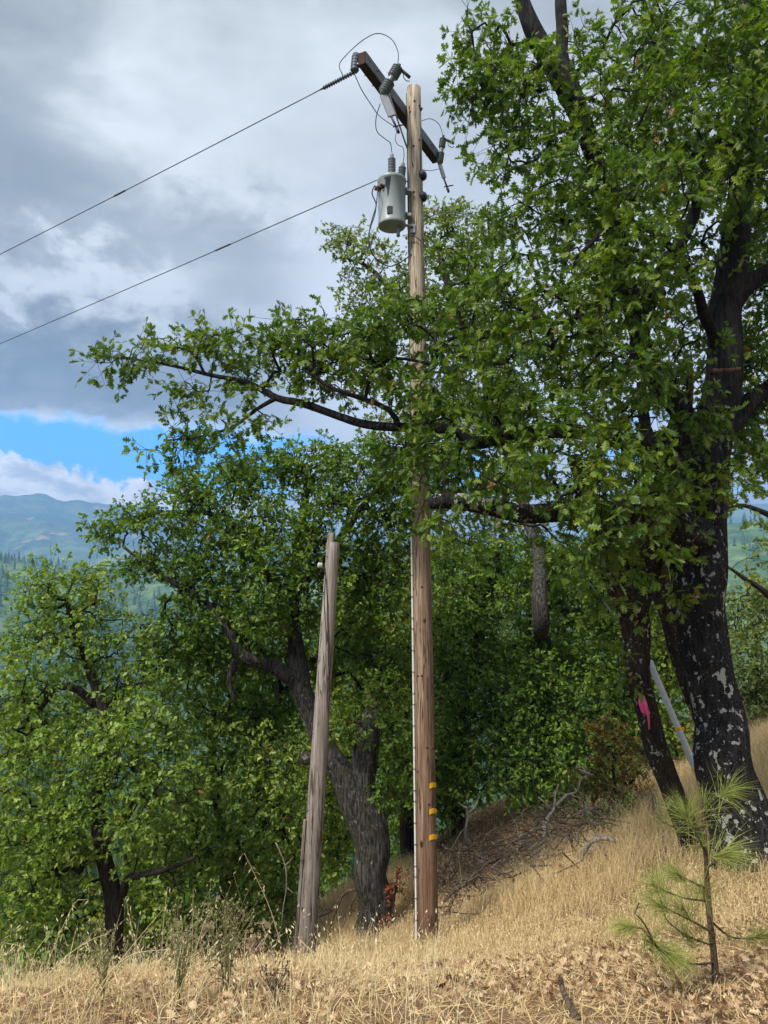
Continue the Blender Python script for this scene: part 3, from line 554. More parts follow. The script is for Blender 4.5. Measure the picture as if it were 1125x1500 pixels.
# -- tall oak behind the pole
tree('oak_tree', 'tall olive-green oak rising behind the tall pole, topmost leaves beside the transformer', 'tree',
    [[(800, 1230, 17.4, 18), (796, 1100, 17.4, 15), (794, 960, 16.8, 12), (792, 915, 15.3, 11), (791, 860, 15.3, 10), (785, 800, 16, 9), (740, 650, 17.5, 9), (700, 520, 17, 7), (660, 430, 16.5, 5), (640, 350, 16.5, 3)],
     [(690, 500, 17, 5), (600, 450, 16.5, 4), (550, 400, 16.5, 3), (520, 380, 16.5, 2)], [(700, 520, 17, 5), (720, 400, 17, 3), (715, 320, 17, 2)]],
    [(500, 355, 16.3, 22, 24, .5), (530, 365, 16.3, 34, 34, .6), (520, 420, 16.4, 22, 20, .5), (570, 400, 16.4, 40, 40, .7), (640, 330, 16.5, 38, 32, .7), (680, 340, 16.6, 50, 42, .8), (640, 390, 16.5, 40, 36, .7), (700, 400, 16.7, 50, 50, .8), (735, 330, 17, 22, 30, .5), (600, 450, 16.4, 60, 36, .7), (680, 470, 16.6, 60, 50, .8), (740, 470, 17, 50, 60, .8), (540, 460, 16.6, 40, 24, .6),
     (640, 540, 16.8, 60, 50, .8), (720, 570, 17, 60, 60, .8), (600, 610, 16.8, 60, 30, .8), (680, 650, 17, 60, 50, .8), (780, 640, 17.5, 60, 60, .8), (840, 500, 17.5, 70, 80, .9), (640, 720, 17, 50, 50, .8), (740, 740, 17.5, 60, 60, .8)],
    leaf=0.105, lm='leaf_olive', bm='bark_grey', cover=1.25, seed=41, spray=0.33)
# -- dense trees behind on the centre right
tree('oak_tree', 'dense dark green oak behind the brush pile, low leafy skirts over the leaf bank', 'tree',
    [[(672, 1245, 17, 11), (670, 1180, 17, 10), (668, 1120, 17, 10), (690, 1000, 17, 9), (710, 900, 17, 7), (730, 800, 17, 4)], [(690, 1000, 17, 6), (760, 940, 16.8, 4), (820, 880, 16.8, 3)], [(675, 1080, 17, 5), (740, 1060, 16.4, 4), (820, 1060, 16, 3), (880, 1040, 16, 2)]],
    [(680, 820, 17, 60, 55, 1), (760, 830, 17, 60, 55, 1), (840, 860, 17, 60, 60, 1), (660, 900, 16.5, 50, 50, .9), (730, 920, 16.5, 60, 55, .9), (820, 930, 16.5, 60, 55, .9), (900, 900, 17, 60, 60, .9), (680, 990, 16.3, 50, 50, .9), (750, 1000, 16, 60, 55, .9), (840, 1000, 16, 60, 50, .9), (920, 980, 16.4, 50, 55, .9),
     (700, 1070, 16, 60, 50, .9), (780, 1080, 15.6, 60, 50, .8), (860, 1080, 15.6, 55, 45, .8), (920, 1060, 16, 40, 50, .8), (700, 1140, 15.6, 50, 30, .7), (780, 1150, 15.2, 55, 26, .6), (850, 1140, 15.2, 50, 30, .6), (660, 1110, 16.4, 40, 40, .7)],
    leaf=0.10, lm='leaf_deep', bm='bark_brown', cover=1.9, seed=51, spray=0.36)
tree('oak_tree', 'deep green oak filling the space between the tall pole and the snapped fork', 'tree',
    [[(600, 1330, 17.5, 13), (598, 1230, 17.5, 11), (592, 1120, 17.5, 10), (585, 980, 17.5, 8), (575, 860, 17.5, 5)], [(592, 1120, 17.5, 6), (640, 1050, 17.3, 4), (650, 1000, 17, 3)]],
    [(560, 860, 17.5, 60, 60, 1), (620, 900, 17.3, 60, 60, 1), (520, 900, 17.5, 50, 60, 1), (570, 960, 17.3, 60, 55, 1), (640, 980, 17.3, 50, 50, 1), (500, 1000, 17.5, 50, 50, 1), (590, 1040, 17.3, 60, 50, 1), (520, 1080, 17.5, 50, 45, 1), (620, 1100, 17.2, 50, 45, .9), (470, 1120, 17.4, 40, 60, .9), (590, 1160, 17.2, 40, 40, .8), (500, 1180, 17.3, 40, 50, .8), (640, 1170, 17, 40, 34, .8), (470, 1230, 17, 40, 40, .7)],
    leaf=0.10, lm='leaf_mid', bm='bark_brown', cover=1.7, seed=53, spray=0.36)
tree('oak_tree', 'dark oak seen between the leaning mossy oak and the big spotted trunk', 'tree',
    [[(985, 1220, 15.5, 8), (985, 1120, 15.5, 7), (980, 1000, 15.5, 6), (975, 880, 15.5, 4)]],
    [(960, 900, 15.5, 50, 60, .8), (1010, 960, 15.5, 40, 60, .8), (975, 1000, 15.3, 40, 55, .7), (985, 1070, 15.2, 34, 50, .6), (930, 1130, 15.2, 36, 34, .6), (1000, 1120, 15.2, 24, 24, .4), (1050, 900, 16.5, 30, 40, .6), (960, 800, 16, 60, 60, .8), (1000, 700, 16, 60, 70, .8)],
    leaf=0.10, lm='leaf_mid', bm='bark_brown', cover=1.7, seed=55, spray=0.36)
tree('oak_tree', 'shaded oak far down the slope behind all others, filling the wood left of centre', 'tree',
    [[(420, 1500, 24, 9), (420, 1300, 24, 8), (425, 1100, 24, 6), (430, 900, 24, 3)]],
    [(330, 950, 23, 80, 60, 1.5), (430, 960, 23, 80, 60, 1.5), (520, 950, 23, 80, 60, 1.5), (360, 1060, 22.5, 80, 60, 1.4), (460, 1060, 22.5, 80, 60, 1.4), (550, 1060, 22.5, 80, 60, 1.4), (360, 1170, 22, 80, 60, 1.3), (450, 1190, 22, 70, 60, 1.3), (560, 1180, 22, 80, 60, 1.3), (620, 1100, 22, 70, 60, 1.3), (400, 1280, 21, 70, 50, 1), (480, 1270, 21, 40, 30, .8), (590, 1270, 21, 50, 40, .8)],
    leaf=0.15, lm='leaf_deep', bm='bark_brown', cover=1.5, seed=57, spray=0.5)
tree('oak_tree', 'shaded oak far behind the pale bank trees, filling the wood right of the tall pole', 'tree',
    [[(760, 1250, 25, 9), (760, 1100, 25, 8), (770, 950, 25, 6), (780, 850, 25, 3)]],
    [(660, 850, 24, 80, 60, 1.5), (760, 850, 24, 80, 60, 1.5), (860, 850, 24, 80, 60, 1.5), (950, 860, 24, 70, 60, 1.5), (690, 950, 23.5, 80, 60, 1.4), (790, 960, 23.5, 80, 60, 1.4), (890, 960, 23.5, 80, 60, 1.4), (700, 1060, 23, 80, 50, 1.3), (800, 1070, 23, 80, 50, 1.3), (900, 1060, 23, 80, 50, 1.3), (660, 1140, 22, 60, 40, 1), (760, 1130, 22, 60, 30, 1), (1000, 960, 24, 50, 60, 1.2), (640, 1000, 23.5, 60, 60, 1.2)],
    leaf=0.15, lm='leaf_deep', bm='bark_brown', cover=1.5, seed=59, spray=0.5)
# -- left-hand oaks
tree('oak_tree', 'yellow-green oak at the left edge, thin leafy top against the far hills', 'tree',
    [[(160, 1500, 11.6, 16), (163, 1420, 11.6, 13), (166, 1330, 11.6, 13), (150, 1250, 11.6, 12), (142, 1190, 11.7, 11), (150, 1120, 11.8, 9), (150, 1040, 12, 8), (130, 980, 12, 6), (110, 930, 12, 5), (95, 870, 12, 3)],
     [(150, 1240, 11.6, 7), (190, 1190, 11.5, 5), (215, 1140, 11.5, 3)], [(140, 1035, 12, 6), (115, 1012, 11.9, 6), (85, 1010, 11.8, 5), (60, 1040, 11.8, 3), (30, 1060, 11.7, 2)], [(140, 1200, 11.7, 8), (125, 1185, 11.7, 6)], [(180, 1310, 11.5, 7), (190, 1285, 11.3, 6), (240, 1275, 11.1, 4), (285, 1255, 11, 3)]],
    [(95, 850, 12, 48, 30, .5), (60, 890, 12, 45, 36, .6), (140, 880, 12.2, 40, 40, .6), (100, 930, 12, 60, 40, .7), (30, 930, 12, 40, 30, .6), (180, 940, 12.2, 50, 40, .7), (50, 990, 11.8, 50, 40, .7), (130, 1000, 12.4, 60, 40, .7), (200, 1010, 12, 50, 45, .7), (20, 1050, 11.6, 50, 40, .7), (90, 1080, 11.6, 60, 40, .7), (170, 1080, 11.4, 60, 40, .7), (230, 1070, 11.6, 50, 45, .7),
     (30, 1130, 11.4, 50, 40, .7), (100, 1160, 11.6, 50, 40, .6), (200, 1150, 11.2, 50, 40, .6), (250, 1140, 11.3, 50, 45, .6), (30, 1210, 11.2, 50, 45, .7), (90, 1240, 11.4, 50, 45, .6), (210, 1230, 11.3, 45, 35, .5), (30, 1290, 11, 50, 45, .6), (110, 1300, 11.3, 45, 40, .5), (230, 1200, 11, 45, 30, .5), (60, 1370, 11, 60, 34, .5), (250, 1310, 11.2, 50, 36, .5), (110, 1210, 11, 50, 40, .4), (160, 1120, 11, 50, 40, .4)],
    leaf=0.085, lm='leaf_lime', bm='bark_brown', cover=1.35, seed=61, spray=0.3)
tree('oak_tree', 'bushy mid-green oak low on the slope, left of the grey stub pole', 'tree',
    [[(330, 1460, 14, 12), (325, 1380, 14, 10), (330, 1280, 14, 9), (320, 1180, 14, 7), (310, 1080, 14, 5), (320, 1000, 14, 3)], [(330, 1290, 14, 6), (380, 1220, 13.8, 4), (420, 1150, 13.8, 3)], [(325, 1270, 14, 5), (270, 1180, 13.8, 3)]],
    [(260, 1000, 13.8, 50, 40, .8), (330, 1030, 13.6, 60, 40, .8), (300, 1080, 13.4, 60, 45, .8), (390, 1090, 13.4, 50, 45, .8), (340, 1140, 13.2, 60, 45, .8), (270, 1170, 13.2, 50, 45, .8), (410, 1160, 13.3, 45, 50, .7), (300, 1220, 13, 60, 45, .8), (370, 1230, 13.2, 55, 45, .7), (430, 1240, 13.6, 45, 55, .7), (250, 1250, 13.2, 50, 45, .8), (320, 1290, 13.3, 55, 40, .7), (390, 1300, 13.8, 45, 40, .6), (420, 1340, 14.4, 34, 34, .6), (240, 1320, 13.2, 55, 40, .7)],
    leaf=0.09, lm='leaf_lime', bm='bark_brown', cover=1.5, seed=71, spray=0.33)
tree('oak_tree', 'shaded oak low on the slope behind the left grass, crown reaching the grass tops', 'tree',
    [[(60, 1560, 14, 11), (70, 1400, 14, 9), (80, 1250, 14, 7), (90, 1120, 14, 4)], [(75, 1380, 14, 6), (160, 1330, 13.8, 4), (260, 1340, 13.6, 3)]],
    [(40, 1160, 14, 60, 50, .8), (130, 1200, 14, 60, 50, .8), (210, 1290, 13.8, 50, 50, .7), (40, 1260, 13.6, 60, 50, .7), (120, 1330, 13.6, 60, 50, .7), (30, 1350, 13.3, 60, 50, .7), (90, 1400, 13.2, 60, 40, .6), (200, 1370, 13.4, 60, 40, .6), (290, 1370, 13.4, 60, 36, .6), (360, 1370, 13.8, 50, 26, .5), (140, 1060, 14.2, 60, 50, .8), (30, 1070, 14.2, 50, 50, .8), (230, 1430, 12.5, 60, 20, .4)],
    leaf=0.095, lm='leaf_mid', bm='bark_brown', cover=1.4, seed=73, spray=0.35)
# -- pale trees at the right edge, beyond the big trunk
tree('oak_tree', 'pale yellow-green young tree at the right edge beyond the big spotted trunk', 'tree',
    [[(1100, 1085, 21, 8), (1102, 1000, 21, 6), (1105, 930, 21, 4)], [(1102, 1010, 21, 4), (1130, 960, 21, 3)]],
    [(1100, 930, 21, 26, 30, .7), (1130, 900, 21, 34, 40, .8), (1090, 990, 20.8, 26, 40, .7), (1130, 980, 20.5, 40, 45, .8), (1100, 1050, 20.5, 34, 34, .7), (1150, 1050, 20, 40, 40, .7), (1085, 1080, 20, 24, 22, .5), (1110, 870, 21, 20, 20, .5)],
    leaf=0.12, lm='leaf_pale', bm='bark_brown', cover=1.9, seed=81, spray=0.35)
tree('oak_tree', 'thin-twigged oak behind the big trunk, sparse twigs crossing the pale sky gap', 'tree',
    [[(1180, 1130, 16, 14), (1165, 1000, 16, 12), (1150, 850, 16, 9), (1130, 700, 16, 6), (1100, 600, 16, 4)], [(1158, 900, 16, 6), (1110, 860, 15.8, 4), (1065, 830, 15.6, 2)], [(1140, 760, 16, 5), (1090, 740, 15.8, 3), (1060, 745, 15.8, 2)]],
    [(1080, 830, 15.7, 36, 18, .4), (1100, 880, 15.8, 34, 18, .4), (1090, 700, 15.8, 36, 34, .6), (1110, 640, 15.8, 36, 50, .6), (1120, 760, 16, 22, 14, .4), (1100, 530, 16, 40, 60, .7), (1100, 420, 16, 40, 60, .7), (1160, 800, 16, 40, 60, .7), (1075, 930, 15.9, 20, 40, .4)],
    leaf=0.12, lm='leaf_olive', bm='bark_brown', cover=0.95, seed=83, spray=0.35)
tree('shrub', 'small shrub with yellowing leaves, left of the leaning mossy oak', 'shrub',
    [[(905, 1190, 13, 3), (900, 1150, 13, 2.5), (895, 1100, 13, 2)], [(905, 1180, 13, 2), (935, 1130, 12.8, 1.5)]],
    [(890, 1080, 13, 36, 30, .3), (925, 1110, 12.9, 30, 30, .3), (900, 1150, 12.8, 36, 24, .3), (860, 1130, 13, 26, 24, .3), (930, 1165, 12.6, 26, 20, .3)],
    leaf=0.085, lm='leaf_turn', bm='bark_brown', cover=1.4, seed=91, spray=0.22)
tree('shrub', 'low dark green shrub under the arching dead limbs right of the brush pile', 'shrub',
    [[(880, 1215, 12.6, 2.5), (885, 1190, 12.6, 2)], [(880, 1210, 12.6, 2), (925, 1190, 12.4, 1.5)]],
    [(880, 1195, 12.5, 36, 18, .3), (925, 1185, 12.3, 28, 18, .3), (900, 1215, 12.2, 30, 12, .2)],
    leaf=0.08, lm='leaf_deep', bm='bark_brown', cover=1.6, seed=93, spray=0.18)
tree('shrub', 'small red-leaved shrub at the foot of the grey-trunked oak', 'shrub',
    [[(570, 1385, 12.2, 1.6), (576, 1330, 12.2, 1.2), (582, 1290, 12.2, 1)], [(568, 1380, 12.2, 1.4), (560, 1340, 12.1, 1)]],
    [(578, 1315, 12.2, 12, 20, .15), (570, 1350, 12.2, 12, 14, .12), (584, 1285, 12.3, 8, 10, .1)],
    leaf=0.06, lm='leaf_red', bm='bark_brown', cover=1.0, seed=95, spray=0.12)
tree('shrub', 'low reddish shrub at the grass edge left of the grey stub pole', 'shrub',
    [[(375, 1412, 11.2, 1.6), (380, 1380, 11.2, 1.2)]], [(375, 1388, 11.2, 26, 10, .2), (345, 1395, 11.1, 14, 8, .15)],
    leaf=0.06, lm='leaf_red', bm='bark_brown', cover=0.9, seed=97, spray=0.12)

# ------------------------------------------------------------------ poles
def woodmat(name, stops, zlo, zhi, knots=0.5, crack=(0.05, 0.03, 0.02)):
    m, t, b, o = mat(name); v = objc(t); sp = t.node('ShaderNodeSeparateXYZ'); t.put(sp.inputs[0], v)
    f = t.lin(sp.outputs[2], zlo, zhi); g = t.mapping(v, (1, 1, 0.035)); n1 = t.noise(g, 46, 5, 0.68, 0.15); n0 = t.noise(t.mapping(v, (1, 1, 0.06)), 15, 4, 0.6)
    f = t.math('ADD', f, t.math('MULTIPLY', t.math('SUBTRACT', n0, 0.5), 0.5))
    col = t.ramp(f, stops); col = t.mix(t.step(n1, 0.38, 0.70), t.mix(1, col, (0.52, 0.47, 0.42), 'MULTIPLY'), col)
    col = t.mix(t.step(n1, 0.64, 0.70, 0, 0.35), col, (0.62, 0.50, 0.38))
    ck = t.noise(t.mapping(v, (1, 1, 0.045), (5, 2, 1)), 22, 4, 0.75, 0.25); col = t.mix(t.step(ck, 0.60, 0.65), col, crack)
    rg = t.math('ABSOLUTE', t.math('SUBTRACT', t.noise(t.mapping(v, (1, 1, 0.05), (2, 8, 3)), 13, 3, 0.6, 0.1), 0.5))      # long drying cracks
    rk = t.math('MULTIPLY', t.math('SUBTRACT', 1.0, t.step(rg, 0.006, 0.028)), t.step(t.noise(t.mapping(v, (1, 1, .35)), 5, 2), 0.46, 0.54)); col = t.mix(t.math('MULTIPLY', rk, 0.85), col, crack)
    vo = t.node('ShaderNodeTexVoronoi'); t.put(vo.inputs['Vector'], t.mapping(v, (1, 1, 0.5), (0.3, .2, .1))); vo.inputs['Scale'].default_value = 5.2
    spot = t.math('MULTIPLY', t.math('SUBTRACT', 1.0, t.step(vo.outputs['Distance'], 0.09, 0.16)), t.step(t.noise(v, 2.0, 2), 0.42, 0.55))
    v2 = t.node('ShaderNodeTexVoronoi'); t.put(v2.inputs['Vector'], t.mapping(v, (1, 1, 0.38), (0.1, .7, .4))); v2.inputs['Scale'].default_value = 9.5
    spot = t.math('MAXIMUM', spot, t.math('MULTIPLY', t.math('SUBTRACT', 1.0, t.step(t.math('ADD', v2.outputs['Distance'], t.math('MULTIPLY', t.noise(v, 40, 3), .12)), 0.13, 0.20)), t.step(t.noise(v, 3.1, 2), 0.44, 0.58, 0, .85)))
    col = t.mix(t.math('MULTIPLY', spot, knots), col, (0.035, 0.014, 0.008))
    t.put(b.inputs['Base Color'], col); b.inputs['Roughness'].default_value = 0.85; b.inputs['Specular IOR Level'].default_value = 0.25
    bump(t, b, t.math('SUBTRACT', n1, t.math('MULTIPLY', t.step(ck, 0.59, 0.66), 1.6)), 0.8, 0.012); return m
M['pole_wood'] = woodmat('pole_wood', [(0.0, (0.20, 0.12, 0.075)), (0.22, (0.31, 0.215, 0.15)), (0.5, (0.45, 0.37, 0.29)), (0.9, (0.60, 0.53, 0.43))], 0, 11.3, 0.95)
M['stub_wood'] = woodmat('stub_wood', [(0.0, (0.22, 0.19, 0.165)), (0.3, (0.34, 0.31, 0.285)), (0.9, (0.48, 0.45, 0.42))], 0, 5, 0.35)
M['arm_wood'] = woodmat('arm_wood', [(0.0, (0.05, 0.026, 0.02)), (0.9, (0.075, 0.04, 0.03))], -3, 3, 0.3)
M['arm_skylit_grey'] = plain('arm_skylit_grey', (0.13, 0.135, 0.15), 0.75, 0, 0.5, 8)  # grey of the arm's side: weathering, with sky light put into the colour
M['steel'] = plain('steel', (0.30, 0.31, 0.33), 0.45, 0.6)
M['dark_steel'] = plain('dark_steel', (0.045, 0.045, 0.06), 0.5, 0.5)
M['rust'] = plain('rust', (0.10, 0.035, 0.02), 0.8, 0.2, 0.5)
M['porcelain'] = plain('porcelain', (0.13, 0.16, 0.17), 0.3, 0, 0.2)
M['slate'] = plain('slate', (0.07, 0.085, 0.11), 0.4)
M['white_plastic'] = plain('white_plastic', (0.72, 0.72, 0.68), 0.5, 0, 0.25)
M['guard_plastic'] = plain('guard_plastic', (0.55, 0.60, 0.62), 0.45, 0, 0.2)
M['wire_black'] = plain('wire_black', (0.02, 0.02, 0.025), 0.5)
M['wire_alu'] = plain('wire_alu', (0.13, 0.135, 0.15), 0.5, 0.3)
M['yellow'] = plain('yellow', (0.85, 0.48, 0.02), 0.5, 0, 0.12)
M['blue_cap'] = plain('blue_cap', (0.012, 0.014, 0.05), 0.35)
M['pink'] = plain('pink', (0.90, 0.10, 0.32), 0.5, 0, 0.1)

base = P(627, 1388, 10.0); base[2] = H(base[0], base[1]); top = P(606, 128, 10.0); ax_p = nrm(top - base)
pole = empty('utility_pole', base, 'tall brown wooden utility pole with crossarm and three yellow tags', 'utility pole')
def on_pole(z): s_ = (z - base[2]) / (top[2] - base[2]); return base + (top - base) * s_
def pole_r(z): s_ = (z - base[2]) / (top[2] - base[2]); return 0.134 + (0.099 - 0.134) * s_
def polemesh(b0, b1, r0, r1, extra=0.5, seed=5, chamf=0.018):
    mb = MB(); n = 90; s_ = np.linspace(0, 1, n); pts = b0 + (b1 - b0) * s_[:, None]; pts[0] = b0 - (b1 - b0) * extra / np.linalg.norm(b1 - b0)
    rad = r0 + (r1 - r0) * s_; rad[-1] -= chamf; pts[-2] = pts[-1] - nrm(b1 - b0) * chamf
    def wb(n_, sd):
        i = np.arange(n_)[:, None]; j = np.arange(sd)[None, :]
        return 1 + 0.028 * (vnoise(i * 0.03, j * 0.9, seed) - .5) * 2 + 0.012 * (vnoise(i * 0.4, j * 0.5, seed + 3) - .5) - 0.06 * (vnoise(j * 1.3, i * 0.012, seed + 9) > 0.86)
    tube(mb, pts, rad, 40, True, wb); return mb
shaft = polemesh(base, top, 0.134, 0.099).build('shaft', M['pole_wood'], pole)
def pole_surf(px, py, off=0.0):
    """point on the camera-side surface of the tall pole at that pixel"""
    d = P(px, py, 1.0); best = None
    for D in np.linspace(9.6, 10.3, 180):
        q = d * D; c = on_pole(q[2])
        if np.hypot(q[0] - c[0], q[1] - c[1]) <= pole_r(q[2]) + off: return q
    for D in (10.0,):
        q = d * D; c = on_pole(q[2]); v_ = q - c; v_[2] = 0; return c + nrm(v_) * (pole_r(q[2]) + off)
for py in (1151, 1189, 1227):                                        # yellow tags wrapped on the right-front face
    mb = MB(); q0 = pole_surf(634, py); c = on_pole(q0[2]); a0 = math.atan2(q0[1] - c[1], q0[0] - c[0]); rr = pole_r(q0[2]); W = []; 
    for k, a_ in enumerate(np.linspace(a0 - 0.42, a0 + 0.62, 9)):
        for dz in (-0.029, 0.029): 
            for ro in (0.003, 0.008): W.append(c + np.array([math.cos(a_) * (rr + ro), math.sin(a_) * (rr + ro), dz + 0.012 * math.sin(k * .5)]))
    W = np.array(W); fs = []
    for k in range(8):
        o0 = k * 4; o1 = o0 + 4; fs += [(o0 + 1, o1 + 1, o1 + 3, o0 + 3), (o0, o0 + 2, o1 + 2, o1), (o0 + 2, o0 + 3, o1 + 3, o1 + 2), (o0, o1, o1 + 1, o0 + 1)]
    fs += [(0, 1, 3, 2), (32, 34, 35, 33)]; mb.add(W, np.array(fs), .5, False); mb.build('tag', M['yellow'], pole)
# moulding strip and ground wire up the left side
mb = MB(); pts = []
for py in np.linspace(1392, 780, 40): q = on_pole(P(610, py, 10)[2]); r_ = pole_r(q[2]) + 0.012; pts.append(q + np.array([-r_ * 0.97, -r_ * 0.30, 0]))
tube(mb, pts, 0.0125, 8, True); st = mb.build('moulding_strip', M['white_plastic'], pole)
for k in range(1, 22):
    mb2 = MB(); q = pts[int(k * 39 / 22)] ; tube(mb2, [q + [-0.019, -.004, 0], q + [-0.010, -0.022, 0.002], q + [.022, -.016, 0]], .0035, 5); mb2.build('staple', M['dark_steel'], st)
mb = MB(); p2 = [pts[-1]] + [on_pole(z) + np.array([-(pole_r(z) + .006) * .98, -pole_r(z) * .18, 0]) for z in np.linspace(pts[-1][2] + .05, 7.4, 60)]; tube(mb, p2, 0.006, 5); mb.build('ground_wire', M['wire_black'], pole)
# bolt heads and knots
for (px, py) in [(607, 148), (600, 158), (614, 155), (601, 164), (606, 214), (597, 190), (614, 205), (606, 281), (606, 355), (619, 350), (610, 433), (620, 425), (618, 990), (612, 990), (625, 1095), (633, 1096), (618, 860), (606, 862), (612, 1130), (628, 1178)]:
    mb = MB(); q = pole_surf(px, py); c = on_pole(q[2]); nn = nrm((q - c) * [1, 1, 0]); lathe(mb, q - nn * 0.01, nn, [(0.014, 0), (0.017, 0.012), (0.014, 0.018), (0.008, 0.021)], 8); mb.build('bolt', M['rust'], pole)
# crossarm
def at_z(px, py, z):
    d = P(px, py, 1.0); return d * (z / d[2])
ZA = 7.14; pc = on_pole(ZA); ax = np.array([math.cos(1.099), math.sin(1.099), 0]); sd = np.cross([0, 0, 1], ax); sgn = 1   # 2.4 m arm bolted to the back of the pole
e0 = pc + sd * .165 - ax * 1.247; e1 = pc + sd * .165 + ax * 1.170; Larm = np.linalg.norm(e1 - e0)
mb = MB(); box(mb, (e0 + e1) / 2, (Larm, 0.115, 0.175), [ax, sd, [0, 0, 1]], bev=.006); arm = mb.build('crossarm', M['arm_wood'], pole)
mb = MB(); box(mb, (e0 + e1) / 2 - sd * .0605, (Larm - .02, 0.008, 0.160), [ax, sd, [0, 0, 1]], bev=.002); mb.build('weathered_skylit_face', M['arm_skylit_grey'], arm)  # thin plank added for the side's grey: weathering plus painted sky light
mb = MB(); lathe(mb, pc - sd * sgn * (pole_r(ZA) + .03), sd * sgn, [(0.012, 0), (0.012, 0.36)], 8); lathe(mb, pc - sd * sgn * (pole_r(ZA) + .012), sd * sgn, [(0.03, 0), (0.03, 0.01)], 8); mb.build('through_bolt', M['rust'], pole)
for s_ in (-.62, .42):                                               # flat steel braces
    mb = MB(); a_ = e0 + ax * (np.dot(pc - e0, ax) + s_) - [0, 0, .05] - sd * sgn * .055
    b_ = on_pole(ZA - .62) + sd * sgn * pole_r(ZA - .6) * .9; tube(mb, [a_, b_], 0.011, 6); mb.build('brace', M['steel'], pole)
for (s_, dz) in ((.30, 0), (.52, 0), (Larm - .12, 0), (Larm - .34, 0)):
    mb = MB(); q = e0 + ax * s_; tube(mb, [q - sd * .10, q + sd * .12], .008, 6); lathe(mb, q + sd * .052, sd, [(.02, 0), (.02, .012)], 8); mb.build('arm_bolt', M['dark_steel'], arm)
for py in (260, 291):                                                # dark caps on the right flank
    mb = MB(); z = P(617, py, 10)[2]; c = on_pole(z); nn = nrm(np.array([0.95, -0.45, 0])); lathe(mb, c + nn * (pole_r(z) - .02), nn, [(0.07, 0), (0.072, .04), (0.055, .07), (0.025, .085)], 16); mb.build('cap', M['blue_cap'], pole)
mb = MB(); z = P(600, 341, 10)[2]; c = on_pole(z); box(mb, c + [-.05, -pole_r(z) - .012, 0], (.07, .02, .13), bev=.004); tube(mb, [c + [-.05, -pole_r(z) - .02, .02], c + [-.24, -pole_r(z) - .05, .05]], .02, 8)
box(mb, c + [-.25, -pole_r(z) - .05, -.03], (.05, .05, .22), bev=.01); mb.build('bracket', M['steel'], pole)

# transformer
zt, zb = P(574, 263, 9.85)[2], P(576, 331, 9.85)[2]; tcx = P(574, 300, 9.85); tk = np.array([tcx[0], 9.85, zb])
tf = empty('transformer', tk, 'pale grey-green cylindrical transformer hung on the left side of the tall pole', 'transformer')
m, t, b, o = mat('tank_paint'); v = objc(t); sp = t.node('ShaderNodeSeparateXYZ'); t.put(sp.inputs[0], v)
n1 = t.noise(t.mapping(v, (1, 1, .3)), 9, 4, .6); xs = t.math('ADD', t.math('ADD', sp.outputs[0], .055), t.math('MULTIPLY', t.math('SUBTRACT', t.noise(v, 14, 3), .5), .06))
wz = t.lin(sp.outputs[2], .30, .62, .002, .045); st_ = t.math('MULTIPLY', t.math('SUBTRACT', 1, t.step(t.math('SUBTRACT', t.math('ABSOLUTE', xs), wz), -.006, .006)), t.math('MULTIPLY', t.step(sp.outputs[2], .28, .36), t.math('SUBTRACT', 1, t.step(sp.outputs[2], .60, .64))))
st_ = t.math('MULTIPLY', st_, t.math('LESS_THAN', sp.outputs[1], 0))
col = t.mix(st_, t.mix(t.step(n1, .4, .7, 0, .25), (.30, .345, .36), (.17, .20, .21)), (.02, .03, .05)); t.put(b.inputs['Base Color'], col); b.inputs['Roughness'].default_value = .42; M['tank_paint'] = m
mb = MB(); Ht = zt - zb; rt = .19
lathe(mb, tk, (0, 0, 1), [(.150, 0.0), (.155, -.012), (rt - .006, -.012), (rt, 0), (rt, .03), (rt - .002, .04), (rt - .002, Ht - .06), (rt + .008, Ht - .05), (rt + .010, Ht - .015), (rt - .01, Ht), (.05, Ht + .03)], 40); tank = mb.build('tank', M['tank_paint'], tf)
mb = MB(); box(mb, tk + [-.03, -rt + .002, .13], (.075, .014, .11), bev=.003); mb.build('nameplate', M['dark_steel'], tf)
def ribbed(mb, b_, ax_, L, r, n, core=.6):
    prof = [(r * core, 0)]
    for k in range(n): z_ = L * (k + .3) / (n + .3); dz = L / (n + .3); prof += [(r * core, z_ - dz * .25), (r, z_), (r * .96, z_ + dz * .2), (r * core, z_ + dz * .35)]
    prof += [(r * core, L), (r * .35, L * 1.05)]; lathe(mb, b_, ax_, prof, 20)
def bushing(par, b_, ax_, L, r, n):
    mb = MB(); ribbed(mb, b_, ax_, L, r, n); bu = mb.build('bushing', M['porcelain_light'], par); mb = MB(); lathe(mb, b_ + nrm(np.array(ax_, float)) * L, ax_, [(r * .45, 0), (r * .45, .04), (.008, .045), (.008, .075)], 10); mb.build('terminal', M['steel'], bu)
    return b_ + nrm(np.array(ax_, float)) * (L + .07)
M['porcelain_light'] = plain('porcelain_light', (0.22, 0.25, 0.27), 0.3, 0, 0.2)
bt1 = bushing(tf, tk + [0.0, -.02, Ht - .01], (0, 0, 1), .33, .055, 8)
bt2 = bushing(tf, tk + [.12, .04, Ht - .04], (.12, 0, 1), .27, .054, 7)
for zz in (.16, Ht - .16):
    mb = MB(); box(mb, tk + [rt + .03, .03, zz], (.10, .11, .05), bev=.006); lathe(mb, tk + [rt + .0, -.04, zz], (0, -1, 0), [(.018, 0), (.018, .03)], 8); mb.build('hanger', M['tank_paint'], tf)
for k in range(3):
    mb = MB(); a_ = R(200 + k * 16); q = tk + [math.cos(a_) * rt, math.sin(a_) * rt, Ht * .72]; dr = np.array([math.cos(a_), math.sin(a_), 0]); lathe(mb, q - dr * .01, dr, [(.03, 0), (.03, .02), (.018, .03), (.018, .07)], 10); mb.build('secondary_terminal', M['rust'], tf)

